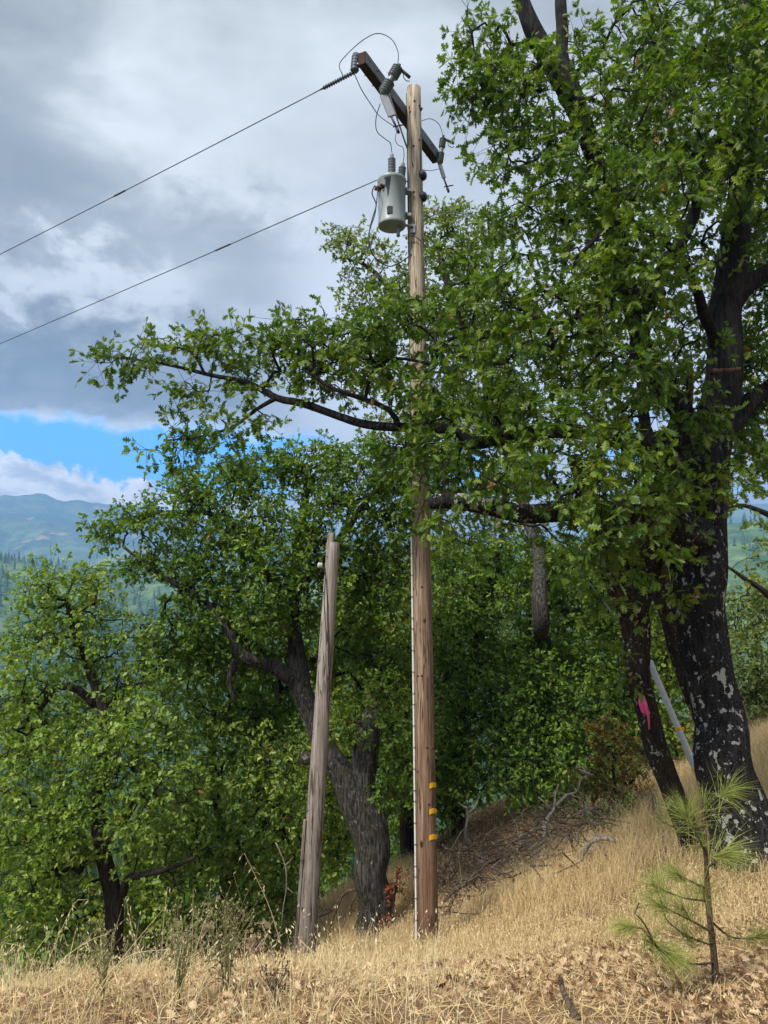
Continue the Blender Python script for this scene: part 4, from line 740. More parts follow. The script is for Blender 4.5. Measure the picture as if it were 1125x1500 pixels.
# dead-end insulator on the near arm end, the string and the two conductors
mb = MB(); q = e0 + sd * .115 + ax * .02; ribbed(mb, q - [0, 0, .125], (.10, 0, 1), .23, .058, 5, .86); mb.build('jumper_insulator', M['slate'], pole)
pe = e0 + [0, 0, -.06] + sd * .05; L1 = at_z(0, 368, 6.9); L1b = pe + (L1 - pe) * 2.4 ; dl = nrm(L1 - pe)
ins = empty('insulator', pe, 'dark ribbed dead-end insulator between the near crossarm end and the upper line', 'insulator')
mb = MB(); s0 = at_z(522, 104, ZA - .05); s1_ = at_z(472, 130, ZA - .06); mb = MB(); ribbed(mb, s0, s1_ - s0, np.linalg.norm(s1_ - s0), .03, 14, .4); mb.build('polymer_string', M['dark_steel'], ins)
mb = MB(); tube(mb, [pe, s0], .016, 8); mb.build('eye_fitting', M['steel'], ins)
def sag(a_, b_, s_, n=40):
    tt = np.linspace(0, 1, n)[:, None]; p = a_ * (1 - tt) + b_ * tt; p[:, 2] -= (4 * s_ * tt * (1 - tt))[:, 0]; return p
mb = MB(); far1 = at_z(0, 369, 6.75); far1 = s1_ + (far1 - s1_) * 2.2; tube(mb, sag(s1_, far1, .05), .0085, 6)
ln1 = tag(mb.build('power_line', M['wire_alu'], origin=s1_), 'upper power line running left from the crossarm insulator', 'power line')
q0 = P(556, 262, 9.95); farb = at_z(0, 501, q0[2] - .25); farb = q0 + (farb - q0) * 2.0; mb = MB(); tube(mb, np.vstack([sag(on_pole(q0[2]) + [-.1, .02, 0], q0, 0, 3), sag(q0, farb, .04)[1:]]), .0085, 6)
ln2 = tag(mb.build('power_line', M['wire_alu'], origin=q0), 'lower power line running left from beside the transformer', 'power line')

for ln_, A_, B_, xx in ((ln1, s1_, far1, 175), (ln2, q0, farb, 328)):   # splice sleeves
    path = sag(A_, B_, .05 if ln_ is ln1 else .04, 400); u_ = 562.5 + F * path[:, 0] / (path[:, 1] * math.cos(PITCH) + path[:, 2] * math.sin(PITCH)); i_ = int(np.argmin(np.abs(u_ - xx)))
    mb = MB(); lathe(mb, path[i_ - 4], path[i_ + 4] - path[i_ - 4], [(.007, 0), (.014, .04), (.014, np.linalg.norm(path[i_ + 4] - path[i_ - 4]) - .04), (.007, np.linalg.norm(path[i_ + 4] - path[i_ - 4]))], 8); mb.build('splice_sleeve', M['wire_black'], ln_)

# fuse cutouts
def cutout(label, A, B, L, r, lower, hw):
    g = empty('fuse_cutout', A, label, 'fuse cutout'); d = nrm(B - A); Lg = np.linalg.norm(B - A)
    mb = MB(); ribbed(mb, A, d, Lg * .40, r, 5, .62); ribbed(mb, A + d * Lg * .56, d, Lg * .44, r, 5, .62); lathe(mb, A, d, [(r * .5, 0), (r * .6, Lg * .2), (r * .62, Lg * .9), (r * .4, Lg * 1.04)], 14)
    mb.build('porcelain_body', M['porcelain'], g)
    mb = MB(); tube(mb, [A - d * .05, A], .02, 8); side_ = nrm(np.cross(d, [0, 1, 0])); side_ = side_ if side_[0] > 0 else -side_; tube(mb, [A + side_ * .0, A + side_ * .10 - [0, 0, .03], A + side_ * .17 - [0, 0, .06]], .022, 8)
    tube(mb, spline(np.array([A + side_ * .08 - [0, 0, .03], A + side_ * .08 - [0, 0, .10], A + side_ * .13 - [0, 0, .13], A + side_ * .17 - [0, 0, .11]]), .02), .006, 5); mb.build('upper_contact', M['dark_steel'], g)
    mb = MB(); box(mb, (B + lower) / 2, (hw, .03, np.linalg.norm(B - lower) * .9), [nrm(np.cross(lower - B, [0, 1, 0])), [0, 1, 0], nrm(lower - B)], bev=.004); mb.build('hinge_plate', M['steel'], g)
    mb = MB(); e_ = lower + nrm(lower - B) * .16; tube(mb, [lower - [hw * .2, 0, -.02], e_], .014, 8); tube(mb, [e_ + [-.05, 0, .02], e_ + [.09, 0, .05]], .010, 6); lathe(mb, e_, nrm(lower - B), [(.022, 0), (.018, .07)], 8); mb.build('fuse_tube', M['dark_steel'], g)
    return e_
mb = MB(); 
zc = ZA + .12; A1 = at_z(583, 98, ZA + .22); B1 = at_z(561, 136, ZA - .0) ; A1 = P(583, 99, 9.02)
l1 = cutout('larger ribbed fuse cutout on the near half of the crossarm, above the transformer', A1, P(561, 137, A1[1]), 1, .076, P(575, 172, A1[1] + .0), .10)
D2 = e1[1] - .1
l2 = cutout('smaller ribbed fuse cutout at the far crossarm end, right of the tall pole', P(649, 203, D2), P(644, 240, D2), 1, .054, P(651, 262, D2), .06)
mb = MB(); q = P(561, 137, A1[1]); tube(mb, [q, e0 + ax * .75], .02, 6); tube(mb, [P(645, 222, D2), e1 - ax * .1], .018, 6); mb.build('cutout_bracket', M['steel'], pole)

def jumper(label, pts, r=.006, mt='wire_black', name='jumper_wire'):
    mb = MB(); pts = np.array(pts, float); tube(mb, spline(pts, .04), r, 5); return tag(mb.build(name, M[mt], origin=pts[0]), label, 'wire')
Dn = e0[1]
jumper('looped wire arching over the near crossarm end to the larger cutout', [P(503, 112, Dn - .1), P(497, 96, Dn - .1), P(506, 82, Dn), P(530, 60, Dn), P(553, 49, Dn + .1), P(573, 57, Dn + .1), P(583, 76, Dn + .1), A1 + [0, 0, .05]])
jumper('thin wire sagging from the near crossarm end to the larger cutout fuse', [P(519, 108, Dn), P(530, 132, Dn + .2), P(545, 155, Dn + .5), P(556, 170, Dn + .6), l1])
jumper('curled wire from the larger cutout down to the left transformer bushing', [P(557, 152, A1[1]), P(551, 172, A1[1] + .2), P(552, 192, A1[1] + .4), P(565, 204, 9.6), P(572, 210, 9.8), bt1])
jumper('small loop of wire between the crossarm and the right transformer bushing', [l1, P(582, 188, 9.7), P(579, 205, 9.7), P(584, 213, 9.8), P(590, 215, 9.8), P(592, 228, 9.85), bt2], .005)
jumper('thin wire arching right from the pole to the smaller cutout', [on_pole(P(612, 178, 10)[2]) + [.08, 0, 0], P(630, 174, 10.1), P(643, 182, 10.2), P(649, 199, D2)], .005)
jumper('short level wire from the pole to the bottom of the smaller cutout', [on_pole(P(612, 250, 10)[2]) + [.08, -.03, 0], P(630, 250, 10.1), P(645, 247, D2)], .005)
jumper('black service cable hanging in a slack bundle left of the transformer tank', [tk + [-rt - .02, -.05, Ht * .72], P(549, 272, 9.7), P(545, 284, 9.7), P(551, 300, 9.7), P(546, 318, 9.7), P(541, 340, 9.7), P(541, 360, 9.7), P(550, 378, 9.8), P(570, 390, 10.0), P(590, 382, 9.95), pole_surf(603, 372, .01)], .009)
jumper('second black cable looping from the transformer terminals into the bundle', [tk + [-rt - .01, -.10, Ht * .70], P(553, 281, 9.65), P(552, 293, 9.65), P(549, 315, 9.7), P(542, 335, 9.7)], .007)
jumper('dark strap cable passing across the pole below the transformer', [P(598, 334, 9.8), pole_surf(606, 330, .01), pole_surf(622, 322, .01), P(640, 314, 10.3), P(665, 310, 12), P(690, 318, 16)], .008)
jumper('black wire curving from the bracket down the right side of the pole', [P(601, 343, 9.83), P(612, 349, 9.85), P(622, 362, 9.88), P(626, 380, 9.9), pole_surf(621, 410, .01), pole_surf(622, 470, .01)], .007)

# guy wire with its plastic guard
ga, gb = P(951, 968, 10.2), P(1033, 1160, 9.9); gh = on_pole(3.3) + [.1, .0, 0]
anchor = hit(1042, 1205, 6, 14)
guy = empty('guy_wire', anchor, 'anchor guy with a pale grey plastic guard leaning between the two right trunks', 'guy wire')
mb = MB(); tube(mb, [gh, ga, gb, anchor - [0, 0, .1]], .008, 6); mb.build('strand', M['steel'], guy)
mb = MB(); tube(mb, spline(np.array([[*ga, .038], [*(ga * .5 + gb * .5), .040], [*gb, .042]]), .1)[:, :3], .040, 14); gu = mb.build('guard', M['guard_plastic'], guy)
mb = MB(); tube(mb, spline(np.array([gb, P(1040, 1180, 9.85), P(1042, 1200, 9.8)]), .05), .028, 10); mb.build('guard_foot', M['guard_plastic'], guy)
for f_ in (.53, .83):
    c = ga * (1 - f_) + gb * f_; mb = MB(); d = nrm(gb - ga); lathe(mb, c - d * .018, d, [(.044, 0), (.047, .008), (.047, .028), (.044, .036)], 14); box(mb, c + [.045, -.02, 0], (.05, .02, .04), bev=.004); mb.build('yellow_clip', M['yellow'], guy)
# ribbon
mb = MB()
for (ps, wd) in (([(940, 1019, 8.93), (938, 1030, 8.9), (942, 1045, 8.88)], .028), ([(941, 1019, 8.9), (946, 1032, 8.86), (950, 1052, 8.86), (951, 1069, 8.88)], .022), ([(939, 1020, 8.9), (943, 1036, 8.88), (945, 1048, 8.88)], .02)):
    c = spline(pix(*ps), .03); n = len(c); s_ = np.array([1, 0.15, .1]) * wd; tw = np.linspace(0, 1.2, n)[:, None]; sv = np.cos(tw) * s_ + np.sin(tw) * np.array([.2, 1, 0]) * wd * .6
    V = np.concatenate([c - sv, c + sv, c + sv + [0, .002, 0], c - sv + [0, .002, 0]]); i = np.arange(n - 1)
    mb.add(V, [np.concatenate([np.stack([i + k * n, i + ((k + 1) % 4) * n, i + 1 + ((k + 1) % 4) * n, i + 1 + k * n], -1) for k in range(4)])], .5, True)
tag(mb.build('ribbon', M['pink'], origin=P(941, 1019, 8.9)), 'pink flagging ribbon tied on the leaning mossy oak trunk', 'ribbon')

# stub pole
sb = P(447, 1412, 9.5); sb[2] = H(sb[0], sb[1]); stp = P(488, 795, 9.5)
stub = empty('stub_pole', sb, 'short weathered grey pole leaning right with a notched top, left of the tall pole', 'pole')
polemesh(sb, stp, .112, .080, .5, 15, .006).build('shaft', M['stub_wood'], stub)
mb = MB(); d = nrm(stp - sb); q = stp + np.array([-.038, -.01, -.10]); box(mb, q + d * .07, (.078, .12, .30), [np.cross([0, 1, 0], d), [0, 1, 0], d], bev=.01); mb.build('notched_top', M['stub_wood'], stub)
mb = MB(); q1 = sb + d * 1.62 + [-.112, -.03, 0]; q0_ = sb + [-.136, -.03, -.2]; dd_ = nrm(q1 - q0_); box(mb, (q0_ + q1) / 2, (.035, .06, np.linalg.norm(q1 - q0_)), [np.cross([0, 1, 0], dd_), [0, 1, 0], dd_], bev=.004); mb.build('side_board', M['stub_wood'], stub)
mb = MB(); q = P(469, 828, 9.42); lathe(mb, q + [.03, 0, 0], (-1, -.2, 0), [(.02, 0), (.036, .012), (.03, .03), (.038, .045), (.02, .062)], 14); mb.build('knob_insulator', M['white_plastic'], stub)
def stub_surf(px, py, off=.0):
    d_ = P(px, py, 1.0)
    for D in np.linspace(9.2, 9.7, 150):
        q_ = d_ * D; s_ = (q_[2] - sb[2]) / (stp[2] - sb[2]); c_ = sb + (stp - sb) * s_
        if np.hypot(q_[0] - c_[0], q_[1] - c_[1]) <= .112 - .032 * s_ + off: return q_
    return d_ * 9.45
mb = MB(); tube(mb, spline(np.array([q + [.0, -.02, -.02]] + [stub_surf(*p_, .008) for p_ in ((477, 842), (479, 870), (480, 905), (481, 945), (482, 985), (482, 1010))]), .04), .006, 5); tube(mb, spline(np.array([stub_surf(*p_, .006) for p_ in ((477, 845), (475, 880), (477, 920), (481, 975))]), .04), .004, 5); mb.build('tail_wire', M['wire_black'], stub)
for k, (px, py) in enumerate([(470, 868), (463, 968), (452, 1075), (447, 1187), (478, 1160), (441, 1260), (438, 1330), (484, 1100)]):
    mb = MB(); q = stub_surf(px + 4, py, .004); tube(mb, [q + [-.03, -.01, 0], q + [.0, -.012, .003], q + [.03, .0, .002]], .0045, 5); mb.build('staple', M['dark_steel'], stub)

# ------------------------------------------------------------------ dead wood
rng = np.random.default_rng(101)
def dead(label, ctrl_px, r0, r1, kids=(), mt='dead', group='bleached dead branches in the brush', name='dead_branch', seed=1):
    pts = pix(*ctrl_px); mb = MB(); s = spline(pts, .05); s = s + (np.stack([vnoise(np.arange(len(s)) * .3, np.full(len(s), a_ * 7.0), seed) for a_ in range(3)], -1) - .5) * r0 * 1.6
    tube(mb, s, np.linspace(r0, r1, len(s)), 8, True, barkwob(seed, .15, .05))
    for kd in kids:
        q = pix(*kd); s2 = spline(q, .05); tube(mb, s2, np.linspace(r1 * 1.6, r1 * .5, len(s2)), 6, True)
    return tag(mb.build(name, M[mt], origin=pts[0]), label, 'branch', group)
dead('crooked pale dead branch standing upright in the brush, forked at its top', [(780, 1265, 12.2), (782, 1245, 12.2), (794, 1232, 12.2), (796, 1215, 12.3), (808, 1190, 12.5), (816, 1165, 12.6), (820, 1150, 12.6)], .04, .018, [[(815, 1180, 12.5), (830, 1165, 12.5), (845, 1160, 12.4), (852, 1140, 12.4), (870, 1136, 12.4)], [(870, 1137, 12.4), (848, 1127, 12.4)]], seed=3)
dead('pale dead limb arching over the grass at the right end of the brush', [(842, 1278, 10.9), (855, 1250, 10.9), (875, 1232, 10.9), (900, 1230, 10.8), (925, 1242, 10.7), (945, 1262, 10.6)], .03, .04, [[(850, 1258, 11.2), (872, 1243, 11.1), (895, 1240, 11.1)]], seed=5)
dead('low pale dead limb lying along the upper edge of the dry grass', [(745, 1305, 11.4), (765, 1295, 11.4), (800, 1288, 11.3), (840, 1284, 11.2), (880, 1282, 11)], .02, .012, seed=7)
dead('thin grey dead sapling standing beside the small dark trunk right of the tall pole', [(685, 1240, 14.5), (684, 1215, 14.5), (686, 1195, 14.5), (683, 1180, 14.5)], .03, .015, [[(686, 1192, 14.5), (697, 1180, 14.5), (702, 1165, 14.5)], [(684, 1185, 14.5), (672, 1176, 14.5)]], seed=9)
dead('long brown dead limb slanting left through the brush below the leaf bank', [(650, 1345, 11.8), (675, 1300, 12.2), (710, 1270, 12.6), (750, 1245, 13), (800, 1225, 13.2)], .03, .012, [[(710, 1270, 12.6), (735, 1285, 12.4), (760, 1290, 12.3)]], 'dead_dark', seed=11)
dead('thin brown dead limb curling low beside the right foot of the tall pole', [(650, 1320, 11.5), (675, 1300, 11.7), (700, 1285, 11.9), (725, 1290, 11.9), (745, 1300, 11.9)], .022, .008, [], 'dead_dark', seed=13)
dead('thin pale dead branch reaching right across the dark leaves above the arching limb', [(830, 1200, 12.6), (860, 1185, 12.5), (890, 1180, 12.4), (915, 1182, 12.3), (940, 1180, 12.2)], .014, .006, [[(860, 1185, 12.5), (880, 1192, 12.4)]], seed=15)
dead('dark dead branch fanned against the dry bank behind the stub pole', [(460, 1345, 13.4), (485, 1335, 13.3), (500, 1315, 13.3), (520, 1303, 13.2), (540, 1300, 13.1)], .03, .012, [[(500, 1316, 13.3), (490, 1340, 13.3), (482, 1365, 13.2)], [(525, 1303, 13.2), (512, 1330, 13.2), (502, 1360, 13.1)], [(540, 1318, 13.1), (525, 1345, 13), (515, 1370, 13)]], 'dead_dark', seed=17)
dead('hanging pale lichen-covered dead branch in the dark leaves left of the stub pole', [(405, 1235, 11.6), (418, 1270, 11.6), (420, 1300, 11.6), (415, 1330, 11.6), (412, 1362, 11.6)], .012, .005, [[(418, 1268, 11.6), (430, 1255, 11.6)], [(420, 1300, 11.6), (434, 1312, 11.6)]], seed=19)
dead('short grey broken branch lying on the leaf litter at the bottom edge', [(850, 1497, 3.42), (835, 1470, 3.55), (818, 1437, 3.75)], .017, .011, [], 'dead_dark', 'fallen wood on the litter', seed=21)
# tangle heaped over the bank
mb = MB(); 
for k in range(230):
    px = rng.uniform(650, 915); t_ = (px - 650) / 265; yc = 1300 - 110 * t_; py = yc + rng.normal(0, 26); g = hit(px, py + 8, 10.4, 20)
    L = rng.uniform(.3, 1.3); th = rng.uniform(0, 2 * np.pi); d = np.array([math.cos(th), math.sin(th) * .6, rng.normal(.12, .28)]); hgt = rng.uniform(0, .5) * np.exp(-((px - 800) / 80) ** 2) + rng.uniform(0, .18)
    p = g + [0, 0, hgt]; c = np.array([p - d * L / 2, p + rng.normal(0, .09, 3), p + d * L * .25 + rng.normal(0, .09, 3), p + d * L / 2]); c[1:3] += rng.normal(0, .10, (2, 3)) * L; c[:, 2] = np.maximum(c[:, 2], H(c[:, 0], c[:, 1]) + .01)
    tube(mb, spline(c, .12), np.linspace(rng.uniform(.006, .017), .003, len(spline(c, .12))), 5, False)
tag(mb.build('brush_tangle', M['dead_dark']), 'brown tangle of fine dead twigs heaped on the bank', 'brush', kind='stuff')

mb = MB()
for k in range(70):
    px = rng.uniform(655, 930); t_ = (px - 650) / 265; g = hit(px, 1298 - 105 * t_ + rng.normal(0, 24), 10.4, 20); L = rng.uniform(.3, 1.1); th = rng.uniform(0, 6.28); d = np.array([math.cos(th), math.sin(th) * .6, rng.normal(.25, .3)]); p = g + [0, 0, rng.uniform(.05, .35)]
    c = np.array([p - d * L / 2, p - d * L * .1 + rng.normal(0, .08, 3), p + d * L * .25 + rng.normal(0, .1, 3), p + d * L / 2 + rng.normal(0, .08, 3)]); c[:, 2] = np.maximum(c[:, 2], H(c[:, 0], c[:, 1]) + .01); q = spline(c, .08); tube(mb, q, np.linspace(rng.uniform(.007, .016), .003, len(q)), 5, False)
tag(mb.build('brush_sticks', M['dead']), 'weathered pale sticks caught in the brown tangle', 'brush', kind='stuff')

# ------------------------------------------------------------------ ground cover
def scatter(n, xlo, xhi, ylo, yhi): return rng.uniform(xlo, xhi, n), rng.uniform(ylo, yhi, n)
def pxy(x, y, z):
    dp = y * math.cos(PITCH) + z * math.sin(PITCH); up = -y * math.sin(PITCH) + z * math.cos(PITCH); return 562.5 + F * x / dp, 750 - F * up / dp
def blades(mb, pos, h, lean, wd, a, heads=None):
    n = len(pos); th = rng.uniform(0, 2 * np.pi, n); dr = np.stack([np.cos(th), np.sin(th), 0 * th], -1); s = np.stack([-np.sin(th), np.cos(th), 0 * th], -1) * wd[:, None]
    # blades mostly show their flat to the path side at random
    ph = rng.uniform(0, np.pi, n); s = np.stack([np.cos(ph), np.sin(ph), 0 * ph], -1) * wd[:, None]
    up = np.array([0, 0, 1.0]); p1 = pos + up * (h * .5)[:, None] + dr * (lean * h * .22)[:, None]; p2 = pos + up * (h * (1 - .25 * lean))[:, None] + dr * (lean * h * .75)[:, None]
    V = np.stack([pos - s, pos + s, p1 + s * .8, p1 - s * .8, p2], 1).reshape(-1, 3); o0 = (np.arange(n) * 5)[:, None]
    mb.add(V, [o0 + np.array([[0, 1, 2, 3]]), o0 + np.array([[3, 2, 4]])], np.repeat(a, 5), False)
    if heads is not None:
        k = heads; tip = p2[k]; dd = nrm(p2[k] - p1[k]); L = rng.uniform(.010, .026, k.sum()); ww = L * .20; ph = rng.uniform(0, np.pi, k.sum()); s2 = np.stack([np.cos(ph), np.sin(ph), 0 * ph], -1) * ww[:, None]; s3 = np.cross(dd, nrm(s2)) * ww[:, None]
        b0 = tip - dd * (L * .4)[:, None]; t0 = tip + dd * (L * .8)[:, None]; c0 = tip + dd * (L * .1)[:, None]; m_ = k.sum()
        V = np.stack([b0, c0 + s2, t0, c0 - s2, c0 + s3, c0 - s3], 1).reshape(-1, 3); o1 = (np.arange(m_) * 6)[:, None]
        mb.add(V, [o1 + np.array([[0, 1, 2, 3]]), o1 + np.array([[0, 4, 2, 5]])], np.repeat(np.clip(a[k] + .35, 0, 1), 6), False)
rng = np.random.default_rng(103)
x, y = scatter(520000, -6.5, 11, 2.2, 22); z = H(x, y); u_, v_ = pxy(x, y, z)
# tall grass belts by place: thick mid-slope, thin where the oak litter lies
litter = sstep(x, -1.2, .6) * (1 - sstep(y + .25 * (fbm(x * 1.5, y * 1.5, 50, 3) - .5) * 6, 5.6, 7.0)) * (1 - sstep(x, 2.6, 3.6) * .6)
bank = sstep(y - (9.6 + .85 * np.clip(x, 0, 4)) + 2 * (fbm(x, y, 51, 3) - .5), .2, 1.4) * sstep(x, .2, .8) * (1 - sstep(x, 4.2, 5.0))
dens = (0.30 + .7 * sstep(y, 4.5, 7)) * (1 - .66 * litter) * (1 - .90 * bank) * (.55 + .9 * fbm(x * 1.1, y * 1.1, 52, 3)) * (1 - .8 * sstep(y, 14, 19)) * (1 - .6 * sstep(-x, 2.5, 5) * sstep(y, 7, 9))
dens = dens * np.where(y < 5.5, 1.7, 1.0) * (.35 + 1.3 * sstep(fbm(x * 2.6, y * 2.6, 63, 3), .35, .62))
k = (rng.uniform(0, 1, len(x)) < dens) & (u_ > -500) & (u_ < 1600); x, y, z = x[k], y[k], z[k]; n = len(x)
pos = np.stack([x, y, z - .02], -1); h = rng.uniform(.09, .24, n) * (.3 + 1.4 * fbm(x * 1.7, y * 1.7, 55, 3)) * (1 - .45 * sstep(litter[k], .2, .8)) * (1 - .35 * sstep(-x, .5, 2.5)); tall = rng.uniform(0, 1, n) < .05; h[tall] *= 1.6; h *= .78 + .5 * sstep(y, 8.5, 11) + .35 * sstep(x, 1.5, 3) * sstep(y, 6.5, 8)
wd = rng.uniform(.0009, .0022, n) * (.7 + .07 * y); a = rng.uniform(0, 1, n); mb = MB(); blades(mb, pos, h, rng.uniform(.1, 1.0, n), wd, a, rng.uniform(0, 1, n) < .34)
tag(mb.build('dry_grass', M['straw']), 'dry golden grass covering the slope around the poles', 'grass', kind='stuff'); print('blades', n)
# flattened thatch
x, y = scatter(85000, -6, 8, 2.2, 14); z = H(x, y); n = len(x); pos = np.stack([x, y, z + .012], -1); mb = MB()
th = rng.uniform(0, 2 * np.pi, n); d = np.stack([np.cos(th), np.sin(th), rng.normal(0, .25, n)], -1) * rng.uniform(.05, .16, n)[:, None]; wv = np.stack([-np.sin(th), np.cos(th), rng.normal(0, .3, n)], -1) * .0022
V = np.stack([pos - d, pos - wv, pos + d + [0, 0, .015], pos + wv], 1).reshape(-1, 3); mb.add(V, np.arange(n)[:, None] * 4 + np.array([[0, 1, 2, 3]]), np.repeat(rng.uniform(0, .8, n), 4), False)
tag(mb.build('thatch', M['straw']), 'flattened straw lying between the grass stems', 'straw', kind='stuff')
# leaf litter
x1, y1 = scatter(34000, -3, 6.5, 2.4, 8.2); l1_ = sstep(x1, -2.2, .2) * (1 - sstep(y1, 6.2, 7.8)); k = rng.uniform(0, 1, len(x1)) < (.12 + .88 * l1_) * sstep(fbm(x1 * 2.2, y1 * 2.2, 61, 3), .30, .52); x1, y1 = x1[k], y1[k]
x2, y2 = scatter(30000, .4, 6, 10, 19); k = y2 > 10.4 + .5 * x2; x2, y2 = x2[k], y2[k]; x = np.r_[x1, x2]; y = np.r_[y1, y2]; n = len(x); pos = np.stack([x, y, H(x, y) + .014 + rng.uniform(0, .03, n)], -1)
ax_ = rng.normal(size=(n, 3)) * [1, 1, .25]; mb = MB(); add_leaves(mb, pos, ax_, rng.uniform(.028, .068, n), LOBED, .6, .8)
tag(mb.build('leaf_litter', M['litter']), 'fallen brown oak leaves strewn over the ground', 'leaf litter', kind='stuff')

# tall wild oat stalks standing out over the grass
rng = np.random.default_rng(107)
def oat(label, pts, spk=9, r=.0016, drop=1.0, frac=.45):
    c = pix(*pts); s = spline(c, .02); g = empty('wild_oat', c[0], label, 'grass stalk', 'tall wild oat stalks in the foreground'); mb = MB(); tube(mb, s, np.linspace(r * 1.3, r * .45, len(s)), 5); mb.build('stem', M['oat'], g); mb = MB()
    for k in range(spk):
        i_ = int(len(s) * (1 - frac * k / max(spk, 1)) - 1); q = s[i_]; L = rng.uniform(.018, .028); d = nrm(np.array([rng.normal(0, .5), rng.normal(0, .5), -1.0 * drop])); hng = q + nrm(np.array([rng.normal(), rng.normal(), -.2])) * rng.uniform(.008, .03)
        tube(mb, [q, (q + hng) / 2 + [0, 0, .004], hng], .0005, 3, False); lathe(mb, hng, d, [(.0004, 0), (.0026, L * .3), (.0022, L * .6), (.0004, L)], 6)
        tube(mb, [hng + d * L * .8, hng + d * (L + .012) + rng.normal(0, .003, 3)], .0003, 3, False)
    mb.build('seed_head', M['oat'], g)
oats = [("arching oat stalk at far left with a drooping row of pale seeds", [(40, 1500, 3.3), (70, 1410, 3.3), (98, 1345, 3.3), (114, 1318, 3.3), (128, 1318, 3.3)], 9),
        ("oat stalk bent right, tip crossing in front of the left oak trunk", [(28, 1500, 3.1), (60, 1440, 3.1), (105, 1395, 3.1), (135, 1376, 3.1), (158, 1368, 3.1)], 8),
        ("upright oat stalk with scattered seeds just right of the left oak trunk", [(215, 1480, 3.6), (203, 1400, 3.6), (190, 1345, 3.6), (184, 1314, 3.6)], 9),
        ("tallest oat stalk leaning left before the dark shrubs, seeds at its tip", [(412, 1385, 4.2), (395, 1330, 4.2), (375, 1285, 4.2), (358, 1250, 4.2)], 9),
        ("long bare straw slanting from lower left up to the middle of the dark leaves", [(140, 1465, 3.4), (175, 1410, 3.4), (205, 1372, 3.4), (245, 1325, 3.4)], 2),
        ("bare upright straw left of the grey stub pole, second one of the pair", [(282, 1440, 4.0), (282, 1380, 4.0), (283, 1303, 4.0)], 2),
        ("bare upright straw ending in a thin spike above the weeds", [(236, 1440, 4.0), (238, 1370, 4.0), (245, 1300, 4.0)], 2),
        ("oat stalk curving right over the weeds with a bent tip", [(275, 1460, 3.7), (285, 1400, 3.7), (300, 1350, 3.7), (312, 1330, 3.7)], 3),
        ("short oat stalk leaning left beside the far-left grass clump", [(20, 1500, 2.9), (10, 1440, 2.9), (2, 1390, 2.9)], 5),
        ("oat stalk with drooping seeds at the extreme left edge, head at grass-top height", [(60, 1500, 2.8), (50, 1430, 2.8), (35, 1390, 2.8), (10, 1382, 2.8)], 10),
        ("low oat stalk with a row of seeds lying over toward the weeds", [(120, 1500, 3.0), (150, 1440, 3.0), (190, 1400, 3.0), (250, 1390, 3.0)], 6),
        ("single pale straw standing right of the tall pole against the brown bank", [(681, 1345, 9), (676, 1290, 9), (671, 1247, 9)], 1),
        ("pale straw leaning left in front of the brush pile", [(780, 1300, 9), (770, 1275, 9), (764, 1262, 9)], 1)]
for lb, p_, s_ in oats: oat(lb, p_, s_)
# many lesser straws in the left foreground as part of the grass
x, y = scatter(1300, -3.4, .4, 2.6, 6.0); n = len(x); pos = np.stack([x, y, H(x, y)], -1); mb = MB(); blades(mb, pos, rng.uniform(.14, .40, n), rng.uniform(.1, 1.1, n), rng.uniform(.0009, .0016, n), rng.uniform(.3, 1, n), rng.uniform(0, 1, n) < .7)
tag(mb.build('tall_grass', M['oat']), 'taller pale straws over the left foreground', 'grass', kind='stuff')

# bushy half-green weeds near the stub pole
def weed(label, px, py, hgt, n, mt='weed', spread=.35):
    g0 = hit(px, py, 3, 12); g = empty('weed', g0, label, 'weed', 'bushy weeds in the dry grass'); mb = MB(); hd = MB()
    for k in range(n):
        th = rng.uniform(0, 6.28); d = np.array([math.cos(th), math.sin(th), 0]) * rng.uniform(.1, 1) * spread * hgt; c = np.array([g0 - [0, 0, .03], g0 + d * .3 + [0, 0, hgt * .5], g0 + d + [0, 0, hgt * rng.uniform(.75, 1.05)]]); s = spline(c, .04); tube(mb, s, np.linspace(.003, .001, len(s)), 4, False)
        for q in s[len(s) // 3:]:
            for _ in range(2): e = q + rng.normal(0, .035, 3) + [0, 0, .03]; tube(mb, [q, e], .0009, 3, False); lathe(mb, q * .02 + e * .98, rng.normal(size=3) + [0, 0, 1], [(.0005, 0), (.004, .006), (.003, .013), (.0005, .018)], 5)
    mb.build('stems', M[mt], g)
weed("bushy grey-green weed in the grass, left of the stub pole", 330, 1462, .42, 16)
weed("spreading grey-green weed lower down beside the bushy one", 262, 1470, .36, 12)
weed("dark seedy weed standing at the bottom, under the stub pole", 400, 1475, .16, 8, 'dead_dark', .5)
weed("low greenish weed before the left oak trunk", 150, 1475, .30, 9)

# pine sapling
rng = np.random.default_rng(109)
pb = hit(1050, 1452, 3, 8); PD = pb[1]; sap = empty('pine_sapling', pb, 'young pine sapling with long needle tufts in the right foreground', 'sapling')
mb = MB(); s = spline(np.array([[*pb, .020], [*P(1046, 1400, PD), .017], [*P(1038, 1330, PD), .014], [*P(1034, 1260, PD), .011], [*P(1031, 1200, PD), .009], [*P(1027, 1165, PD), .006]]), .03); s[0, 2] -= .05; tube(mb, s[:, :3], s[:, 3], 10, True, barkwob(4, .12, .06))
brs = []
def pbr(*p_, r=.006): c = spline(pix(*[(a_, b_, PD + d_) for a_, b_, d_ in p_]), .03); tube(mb, c, np.linspace(r, r * .45, len(c)), 6); brs.append(c)
pbr((1042, 1365, 0), (1015, 1350, -.1), (985, 1335, -.15), (965, 1325, -.2)); pbr((1036, 1320, 0), (1000, 1315, -.1), (975, 1305, -.1), (955, 1295, -.1)); pbr((1035, 1302, 0), (1010, 1290, 0), (990, 1278, .05))
